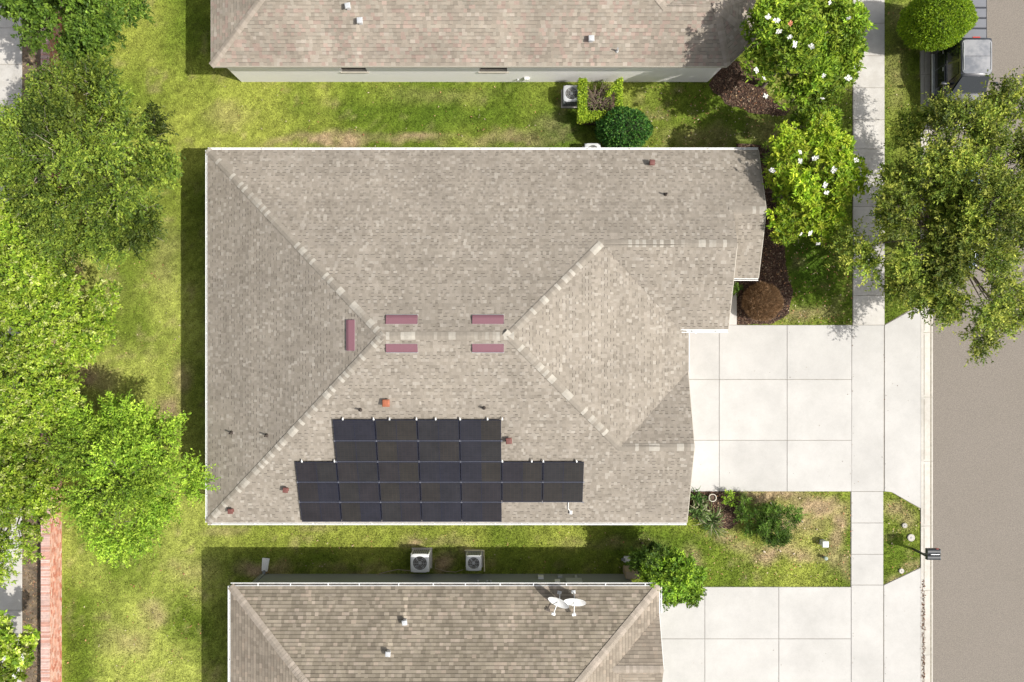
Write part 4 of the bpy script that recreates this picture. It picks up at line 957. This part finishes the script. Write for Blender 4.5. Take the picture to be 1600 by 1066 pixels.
tree('street_oak', 'wide olive oak overhanging the sidewalk, kerb and parked cars', 1498, 342, 4.2, (152,216), 2.3, 118000, OAK, lobes=100, tl=.6, L_=.14, W_=.06, twigs=500, lob_r=(.09,.16), uneven=.24, outward=.6, lvar=.32, base=(19.0, 4.2), trunk=.2, top_light=.2)
# blossoms
fb = MB()
for k in range(6):
    t_ = 2*PI*k/6+.2*(k % 2); r_ = .105 + .02*(k % 3); z_ = .05 - .03*(k % 2)
    fb.add([(0,0,0),(math.cos(t_-.55)*r_*.75, math.sin(t_-.55)*r_*.75, z_+.02),(math.cos(t_-.1)*r_*1.1, math.sin(t_-.1)*r_*1.1, z_),(math.cos(t_+.5)*r_*.8, math.sin(t_+.5)*r_*.8, z_+.03)], [(0,1,2,3)])
fb.lathe([(.03,0),(.035,.04),(.001,.07)], 8); fb.v = [(a_*.85, b_*.85, c_*.85) for a_, b_, c_ in fb.v]; fm = fb.mesh('flower', M_petal); fm2 = fm.copy(); fm2.materials[0] = M_petalp
def flowers(root, c, R, pts, faded=()):
    for i, (px, py) in enumerate(pts):
        z = c.z + R[2]*.5
        for _ in range(12):
            X, Y = gx(px, z), gy(py, z); rho = min(1, ((X-c.x)/(R[0]*1.2))**2 + ((Y-c.y)/(R[1]*1.2))**2); z = c.z + R[2]*(math.sqrt(1-rho)*1.0 + .10)
        o = bpy.data.objects.new('flower', fm2 if i in faded else fm); link(o, root); o.location = Vector((X, Y, z)) - root.location; s = random.uniform(.75, 1.25); o.scale = (s, s, s)
        o.rotation_euler = (random.uniform(-.7,.7), random.uniform(-.7,.7), random.uniform(0,6))
flowers(m1, c1_, R1, [(1199,26),(1213,33),(1217,49),(1234,59),(1241,69),(1268,73),(1326,30),(1295,4),(1287,119),(1325,122),(1167,126),(1178,139),(1285,155),(1186,160),(1235,37)], (14,))
flowers(m2, c2_, R2, [(1249,238),(1250,252),(1274,246),(1303,265),(1289,289),(1291,301),(1207,266),(1338,250),(1251,365),(1265,364),(1278,382)])
flowers(t5, c5, R5, [(26,856-0+110),(60,1012),(24,1056),(8,1030)])

def round_shrub(name, label, px, py, zc, rp, Rz, n, pal, L_, W_, cat='shrub', inner=None, rough=.11, cutz=None, inn=1.0):
    global rng
    rng = np.random.default_rng(sum(map(ord, label)))
    c = G(px, py, zc); rx = rp[0]*(H-zc)/FP; ry = rp[1]*(H-zc)/FP
    e = empty(name, (c.x, c.y, 0)); tag(e, label, cat)
    u = unit_rand(n); u = u[u[:,2] > -.55]; n = len(u)
    nn = fbm(u[:,0]*1.5+3, u[:,1]*1.5+u[:,2], 1.3); f = 1 + (nn-.5)*2*rough - rng.random(n)**2*.16
    P = u*f[:,None]*np.array([rx, ry, Rz]) + np.array([0,0,zc]); P[:,2] = np.maximum(P[:,2], .02)
    D = u*.7 + unit_rand(n)*.8; N_ = u*.7 + unit_rand(n)*.8 + np.array([0,0,.3])
    pal = np.array(pal); k = rng.random(n)*(len(pal)-1); i0 = k.astype(int); fr = (k-i0)[:,None]; col = (pal[i0]*(1-fr)+pal[np.minimum(i0+1,len(pal)-1)]*fr)*rng.uniform(.6,1.35,(n,1))
    q = leafmesh(P, D, N_, L_*rng.uniform(.6,1.3,n), W_*rng.uniform(.7,1.2,n), col)
    np_obj('crown', q.reshape(-1,3), np.arange(4*n).reshape(n,4), col, M_leaf, e)
    b = MB(); b.tube([(0,0,-.05),(0,0,zc*.7)], [.06,.04], 7)
    for k in range(26):
        d = unit_rand(1)[0]; d[2] = abs(d[2]); b.tube([(0,0,zc*.5), (d[0]*rx*.5, d[1]*ry*.5, zc*.7+d[2]*Rz*.4), (d[0]*rx*.88, d[1]*ry*.88, zc+d[2]*Rz*.8)], [.03,.018,.006], 4, False)
    b.build('stems', M_trunk, e)
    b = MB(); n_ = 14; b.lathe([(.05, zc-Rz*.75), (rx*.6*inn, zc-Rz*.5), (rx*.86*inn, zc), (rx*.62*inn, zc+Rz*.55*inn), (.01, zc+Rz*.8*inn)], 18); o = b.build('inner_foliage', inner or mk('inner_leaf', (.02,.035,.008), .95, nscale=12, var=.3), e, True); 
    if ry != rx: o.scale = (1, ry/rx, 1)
    return e
round_shrub('topiary_tree', 'clipped lime green ball tree beside the black pickup', 1462, 34, 1.7, (53,41), 1.25, 30000, LIME, .10, .045, cat='tree')
round_shrub('round_shrub', 'glossy dark green rounded shrub beside the lime hedge', 974, 203, .9, (42,32), .85, 7000, [(.02,.07,.012),(.035,.12,.018),(.06,.19,.025),(.16,.30,.05)], .13, .055)
M_brn = mk('dead_leaf_core', (.16,.09,.04), .95, (.10,.06,.03), 8, .3)
round_shrub('dead_shrub', 'round brown dead shrub in the mulch by the entry path', 1191, 472, .7, (28,28), .62, 20000, [(.13,.075,.035),(.25,.145,.07),(.38,.24,.13),(.19,.12,.06)], .13, .018, inner=M_brn, inn=.86)
tree('green_shrub', 'bright green leafy shrub at the corner of the bottom house', 1046, 897, 1.7, (48,42), 1.1, 17000, [(.06,.14,.012),(.16,.29,.025),(.28,.44,.035),(.40,.54,.05)], lobes=34, L_=.14, W_=.065, tl=.25, twigs=80, cat='shrub', trunk=.05, outward=.3, lob_r=(.24,.38), uneven=.08)
tree('small_shrub', 'dark leafy shrub in shadow behind the bright corner shrub', 1013, 864, 1.5, (30,22), 1.1, 4200, OAKD, lobes=10, L_=.13, W_=.06, tl=.25, twigs=40, cat='shrub', trunk=.04, outward=.4)
tree('small_plant', 'small light green plant in the mulch beside the cream pot', 1138, 779, .25, (10,10), .25, 420, BRT, lobes=7, L_=.11, W_=.05, tl=.15, twigs=10, cat='plant', trunk=.015, per=7)
tree('small_plant', 'low green tuft under the eave beside the entry path', 1147, 448, .3, (8,10), .3, 360, OAKD, lobes=6, L_=.11, W_=.05, tl=.15, twigs=10, cat='plant', trunk=.015, per=7)
tree('small_plant', 'feathery light green clump at the edge of the mulch', 1165, 781, .2, (13,14), .25, 500, [(.10,.15,.03),(.2,.27,.05)], lobes=7, L_=.10, W_=.02, tl=.2, twigs=10, cat='plant', trunk=.01, per=10)
tree('small_plant', 'low weed at the edge of the mulch beside the tan house corner', 1196, 240, .25, (10,14), .25, 420, BRT, lobes=7, L_=.10, W_=.04, tl=.15, twigs=10, cat='plant', trunk=.01, per=7)

# square cut hedge with bare middle
hx0, hx1, hy0, hy1, hh = gx(905,1.15), gx(972,1.15), gy(185,1.15), gy(124,1.15), 1.15
e = empty('hedge', ((hx0+hx1)/2, (hy0+hy1)/2, 0)); tag(e, 'square lime green hedge with a bare twiggy middle by the white wall', 'hedge')
Ls = []
def hedge_box(x0, x1, y0, y1, n, pal):
    P = np.stack([rng.uniform(x0,x1,n), rng.uniform(y0,y1,n), rng.uniform(.1,1,n)**.35*hh+rng.normal(0,.05,n)], 1)
    k = rng.random(n) < .45; side = rng.integers(0,4,n); P[k & (side==0),0] = x0; P[k & (side==1),0] = x1; P[k & (side==2),1] = y0; P[k & (side==3),1] = y1
    P[:,:2] += rng.normal(0,.025,(n,2)); D = unit_rand(n)+np.array([0,0,.4]); N_ = unit_rand(n)*.6+np.array([0,0,1.])
    pal = np.array(pal); col = pal[rng.integers(0,len(pal),n)]*rng.uniform(.7,1.3,(n,1)); Ls.append((leafmesh(P, D, N_, .075*rng.uniform(.6,1.3,n), .045*rng.uniform(.7,1.2,n), col), col))
HP = [(.24,.36,.025),(.36,.50,.03),(.46,.58,.045),(.17,.27,.02)]
hedge_box(hx0, hx0+.33, hy0, hy1, 4200, HP); hedge_box(hx1-.22, hx1, hy0+.1, hy1, 2600, HP); hedge_box(hx0, hx1-.1, hy0, hy0+.32, 4000, HP)
for k in range(16):
    t_ = k/15; hedge_box(hx1-.7+.6*t_, hx1-.58+.6*t_, hy1-.75+.7*t_, hy1-.6+.7*t_, 70, HP)
hedge_box(hx0+.3, hx1-.2, hy0+.3, hy1-.1, 550, [(.10,.15,.02),(.15,.22,.03)])
q = np.concatenate([l[0] for l in Ls]); col = np.concatenate([l[1] for l in Ls]); n = len(q)
o = np_obj('foliage', q.reshape(-1,3), np.arange(4*n).reshape(n,4), col, M_leaf, e); o.location = -e.location
b = MB(); cxh, cyh = (hx0+hx1)/2, (hy0+hy1)/2
for k in range(120):
    ox, oy = cxh+random.gauss(0,.25), cyh+random.gauss(0,.2); ex_, ey_ = random.uniform(hx0+.2,hx1-.15), random.uniform(hy0+.2,hy1); zt_ = random.uniform(.75,1.12)
    mx_, my_ = (ox*.5+ex_*.5)+random.gauss(0,.06), (oy*.5+ey_*.5)+random.gauss(0,.06)
    b.tube([(ox,oy,0),(ox*.7+mx_*.3,oy*.7+my_*.3,.4),(mx_,my_,.78),(ex_,ey_,zt_)], [.022,.02,.015,.006], 4, False)
o = b.build('twigs', mk('twig_bark', (.27,.21,.16), .9, (.16,.11,.08), 9, .3), e); o.location = -e.location
hb_c = MB(); hb_c.box(hx0+.06, hx1-.06, hy0+.06, hy1-.05, .0, .10); o = hb_c.build('leaf_litter', M_mulch, e); o.location = -e.location

# strap leaved clump, fern shrub
def strap(name, label, px, py, n, ln, wd, pal, hz=.45, cat='plant'):
    c = G(px, py, .2); e = empty(name, (c.x, c.y, 0)); tag(e, label, cat); V, F, T = [], [], []
    for i in range(n):
        t_ = random.uniform(0, 2*PI); l_ = ln*random.uniform(.6,1.2); h_ = hz*random.uniform(.6,1.2); bx_, by_ = random.gauss(0,.13), random.gauss(0,.13); col = random.choice(pal); f = random.uniform(.7,1.3); k0 = len(V); m = 5
        for j in range(m+1):
            s_ = j/m; r_ = l_*s_; z_ = h_*math.sin(min(1,s_*1.05)*PI*.80)+.03; w_ = wd*(1-s_**2*.92)*(.6+.4*min(1,s_*4)); ct, st_ = math.cos(t_+.15*s_), math.sin(t_+.15*s_)
            V += [(bx_+ct*r_-st_*w_/2, by_+st_*r_+ct*w_/2, z_), (bx_+ct*r_+st_*w_/2, by_+st_*r_-ct*w_/2, z_-.008)]
        for j in range(m): F.append((k0+2*j, k0+2*j+1, k0+2*j+3, k0+2*j+2)); T.append(tuple(x*f for x in col))
    np_obj('leaves', np.array(V), np.array(F), np.array(T), M_leaf, e); return e
SP = [(.05,.10,.02),(.08,.14,.03),(.15,.22,.05),(.22,.27,.12),(.30,.30,.17)]
strap('strap_leaf_plant', 'clump of dark arching strap leaves at the tan house corner', 1091, 795, 90, .62, .07, SP)
strap('strap_leaf_plant', 'strap leaved clump nearest the driveway edge under the eave', 1087, 778, 50, .42, .055, [(.05,.12,.02),(.09,.17,.03)])
strap('strap_leaf_plant', 'widest clump of long strap leaves spreading onto the lawn', 1112, 815, 80, .78, .045, SP, .38)
def fern(name, label, px, py, nf, ln, pal):
    c = G(px, py, .35); e = empty(name, (c.x, c.y, 0)); tag(e, label, 'shrub'); P, D, Cc_ = [], [], []; b = MB()
    for i in range(nf):
        t_ = random.uniform(0, 2*PI); l_ = ln*random.uniform(.5,1.15); h_ = .62*random.uniform(.5,1.2); col = np.array(random.choice(pal)); pts = []
        for j in range(18):
            s_ = j/17; r_ = l_*s_; z_ = .1+h_*math.sin(s_*PI*.66); p = np.array([math.cos(t_)*r_, math.sin(t_)*r_, z_]); pts.append(p)
            for sg in (-1,1):
                P.append(p); D.append(np.array([math.cos(t_)*.7-sg*math.sin(t_), math.sin(t_)*.7+sg*math.cos(t_), .15])); Cc_.append(col*random.uniform(.7,1.3))
        b.tube([pts[0], pts[6], pts[12], pts[17]], [.01,.008,.006,.003], 3, False)
    P = np.array(P); D = np.array(D); n = len(P); q = leafmesh(P, D, unit_rand(n)*.4+np.array([0,0,1.]), .15*rng.uniform(.7,1.2,n), .04*np.ones(n), None)
    np_obj('fronds', q.reshape(-1,3), np.arange(4*n).reshape(n,4), np.array(Cc_), M_leaf, e); b.build('stalks', M_trunk, e)
FE = [(.04,.09,.012),(.08,.16,.018),(.13,.23,.03),(.23,.33,.06)]
tree('feathery_shrub', 'dark green feathery shrub in the middle of the patchy front lawn', 1213, 816, .65, (34,32), .7, 5200, FE, lobes=22, L_=.17, W_=.035, tl=.3, twigs=90, cat='shrub', trunk=.03, outward=.7, uneven=.3, lob_r=(.14,.24))
tree('feathery_shrub', 'smaller dark shrub joined to the feathery shrub on its house side', 1176, 806, .4, (24,24), .45, 2400, FE, lobes=14, L_=.15, W_=.03, tl=.25, twigs=40, cat='shrub', trunk=.02, outward=.6, uneven=.3)

# ------------------------------------------------------------------ vehicles
def wheel(e, x, y, r=.39, w_=.26):
    we = empty('wheel', (x, y, r), 0, e); b = MB(); b.lathe([(r*.62,-w_/2),(r*.95,-w_/2),(r,-w_*.35),(r,w_*.35),(r*.95,w_/2),(r*.62,w_/2)], 28); o = b.build('tyre', M_tyre, we, True); o.rotation_euler = (0,PI/2,0)
    b = MB(); b.lathe([(.001,w_*.42),(r*.15,w_*.45),(r*.2,w_*.3),(r*.62,w_*.42),(r*.63,-w_*.42),(.001,-w_*.3)], 28); o = b.build('rim', M_rim, we, True); o.rotation_euler = (0, PI/2 if x > 0 else -PI/2, 0)
def loft(name, rings, mat, parent, smooth=True, caps=True):
    n = len(rings[0]); vs = [p for r in rings for p in r]; fs = [(i*n+k, i*n+(k+1) % n, (i+1)*n+(k+1) % n, (i+1)*n+k) for i in range(len(rings)-1) for k in range(n)]
    if caps: fs += [tuple(range(n))[::-1], tuple(range((len(rings)-1)*n, len(rings)*n))]
    b = MB(); b.add(vs, fs); o = b.build(name, mat, parent, smooth)
    bm = bmesh.new(); bm.from_mesh(o.data); bmesh.ops.recalc_face_normals(bm, faces=bm.faces); bm.to_mesh(o.data); bm.free(); return o
def section(y, hw, z0, z1, r=.12, inward=.05):
    # body cross-section at y: rounded upper shoulders
    return [(-hw+.06,y,z0),(-hw,y,z0+.12),(-hw,y,z1-.30),(-hw+inward*.4,y,z1-r),(-hw+inward+r*.4,y,z1-.02),(-hw+inward+r*1.5,y,z1),(0,y,z1+.02),
            (hw-inward-r*1.5,y,z1),(hw-inward-r*.4,y,z1-.02),(hw-inward*.4,y,z1-r),(hw,y,z1-.30),(hw,y,z0+.12),(hw-.06,y,z0)]
# pickup: local +y is forward; it points down the picture
tr = empty('pickup_truck', (20.72, 12.72, -.045), PI); tag(tr, 'black pickup truck with a grey ribbed bed cover parked at the kerb', 'pickup truck')
# hood and cab lower body, bed
loft('body', [section(y, hw, .38, z1) for y, hw, z1 in ((-3.0,.90,1.25),(-2.9,.97,1.30),(-1.0,.99,1.30),(1.1,.99,1.28),(1.25,.985,1.24),(2.2,.96,1.16),(2.62,.90,1.05),(2.75,.84,.95))], M_paint, tr)
rf_s = lambda y, hb, ht, z0, z1: [(-hb,y,z0),(-ht-.03,y,z1-.12),(-ht,y,z1-.03),(-ht+.10,y,z1),(0,y,z1+.035),(ht-.10,y,z1),(ht,y,z1-.03),(ht+.03,y,z1-.12),(hb,y,z0)]
cab = loft('cab', [rf_s(-.95,.88,.84,1.26,1.32), rf_s(-.80,.90,.70,1.27,1.88), rf_s(-.6,.90,.70,1.28,1.92), rf_s(.72,.90,.69,1.28,1.91), rf_s(.88,.90,.66,1.28,1.86), rf_s(1.45,.88,.82,1.22,1.28)], M_paint, tr)
def rrect(x0, x1, y0, y1, r_, n=6):
    out = []
    for cx_, cy_, a0 in ((x1-r_,y1-r_,0),(x0+r_,y1-r_,PI/2),(x0+r_,y0+r_,PI),(x1-r_,y0+r_,1.5*PI)):
        out += [(cx_+r_*math.cos(a0+PI/2*k/n), cy_+r_*math.sin(a0+PI/2*k/n)) for k in range(n+1)]
    return out
o_, i_ = rrect(-.66,.66,-.70,.80,.16), rrect(-.56,.56,-.60,.68,.14); n_ = len(o_)
b = MB(); b.add([(x_,y_,1.90) for x_,y_ in o_]+[(x_,y_,1.945) for x_,y_ in o_]+[(x_,y_,1.962) for x_,y_ in i_], [(k, (k+1) % n_, n_+(k+1) % n_, n_+k) for k in range(n_)]+[(n_+k, n_+(k+1) % n_, 2*n_+(k+1) % n_, 2*n_+k) for k in range(n_)]+[tuple(range(2*n_,3*n_))])
b.build('roof_panel', M_roofsheen, tr, True)
b = MB(); b.box(-.56,.56,.03,.045,1.955,1.966); b.build('roof_seam', M_black, tr)
for s_ in (-1,1):
    b = MB(); b.tube([(s_*.60,-.58,1.965),(s_*.61,.05,1.985),(s_*.60,.66,1.965)], .014, 6); b.build('roof_rail', M_galv, tr, True)
b = MB(); b.add([(-.62,.90,1.86),(.62,.90,1.86),(.76,1.42,1.33),(-.76,1.42,1.33)], [(0,3,2,1)]); b.add([(-.62,.90,1.84),(.62,.90,1.84),(.76,1.42,1.31),(-.76,1.42,1.31)], [(0,1,2,3)]); b.v = [(x_, y_+.02, z_+.02) for x_, y_, z_ in b.v]; b.build('windshield', M_glassd, tr)
for s in (-1, 1):
    for y0_, y1_ in ((-.62,.08),(.16,.95)):
        d = empty('door', (0,0,0), 0, tr)
        b = MB(); b.rbox(s*.965 if s > 0 else -1.0, s*.965+.035 if s > 0 else -.965, y0_-.03, y1_+.03, .5, 1.24, .02, 1); b.build('door_skin', M_paint, d)
        b = MB(); b.add([(s*.905,y0_,1.30),(s*.905,y1_,1.30),(s*.74,y1_-.22 if y1_ > .5 else y1_,1.80),(s*.74,y0_+.05,1.80)], [(0,1,2,3)]); b.build('window', M_glassd, d)
        b = MB(); b.rbox(s*1.0-.02, s*1.0+.02, y0_+.03, y0_+.2, 1.10, 1.14, .008, 1); b.build('handle', M_galv, d)
    b = MB(); b.rbox(s*1.02 if s > 0 else -1.28, s*1.28 if s > 0 else -1.02, .98, 1.10, 1.26, 1.46, .04, 2); b.build('side_mirror', M_paint, tr, True)
    wheel(tr, s*.86, -1.85); wheel(tr, s*.86, 1.85)
    b = MB(); b.rbox(s*.72-.16, s*.72+.16, 2.62, 2.78, .78, .98, .03, 2); b.build('headlight', M_lampw, tr, True)
    b = MB(); b.rbox(s*.88-.06, s*.88+.06, -3.04, -2.94, .8, 1.2, .02, 1); b.build('tail_light', M_lampr, tr, True)
    b = MB(); b.rbox(s*.99-.09, s*.99+.09, -.7, 1.2, .36, .44, .02, 1); b.build('side_step', M_galv, tr)
for k in range(4):
    b = MB(); y0_ = -2.85+k*.47; b.rbox(-.80,.80,y0_+.012,y0_+.40,1.32,1.372,.01,1); b.build('cover_panel', M_tonn, tr)
b = MB(); b.box(-.85,.85,-2.9,-.97,1.302,1.335); b.build('bed_rail', M_paint, tr)
b = MB(); b.rbox(-.17,.17,-.86,-.80,1.86,1.90,.01,1); b.build('brake_light', M_lampr, tr)
b = MB(); b.rbox(-.92,.92,2.7,2.86,.45,.72,.04,2); b.build('bumper', M_galv, tr, True)
# car under the oak
cr_ = empty('car', (20.75, 5.6, -.045), PI); tag(cr_, 'blue car glimpsed through the crown of the street oak', 'car')
loft('body', [section(y, hw, .25, z1, .14, .08) for y, hw, z1 in ((-2.3,.76,.85),(-2.1,.86,.98),(-1.2,.90,1.0),(1.0,.90,.98),(1.9,.85,.86),(2.25,.74,.70))], M_bluepaint, cr_)
loft('cabin', [rf_s(-1.75,.74,.68,.96,.99), rf_s(-.95,.76,.58,.96,1.40), rf_s(-.1,.77,.60,.96,1.45), rf_s(.35,.77,.58,.96,1.41), rf_s(1.15,.74,.66,.95,.98)], M_glassd, cr_)
b = MB(); b.rbox(-.56,.56,-.98,.38,1.405,1.495,.04,2,top=(.9,.9)); b.build('roof_panel', M_bluepaint, cr_, True)
for s in (-1, 1):
    wheel(cr_, s*.78, -1.35, .33, .22); wheel(cr_, s*.78, 1.4, .33, .22)
    b = MB(); b.rbox(s*.98-.09, s*.98+.09, .62, .74, .98, 1.10, .03, 2); b.build('side_mirror', M_bluepaint, cr_, True)
    b = MB(); b.rbox(s*.62-.14, s*.62+.14, 2.02, 2.26, .62, .74, .03, 2); b.build('headlight', M_lampw, cr_, True)

# fix: children that were built in world space under a moved parent
bpy.context.view_layer.update()
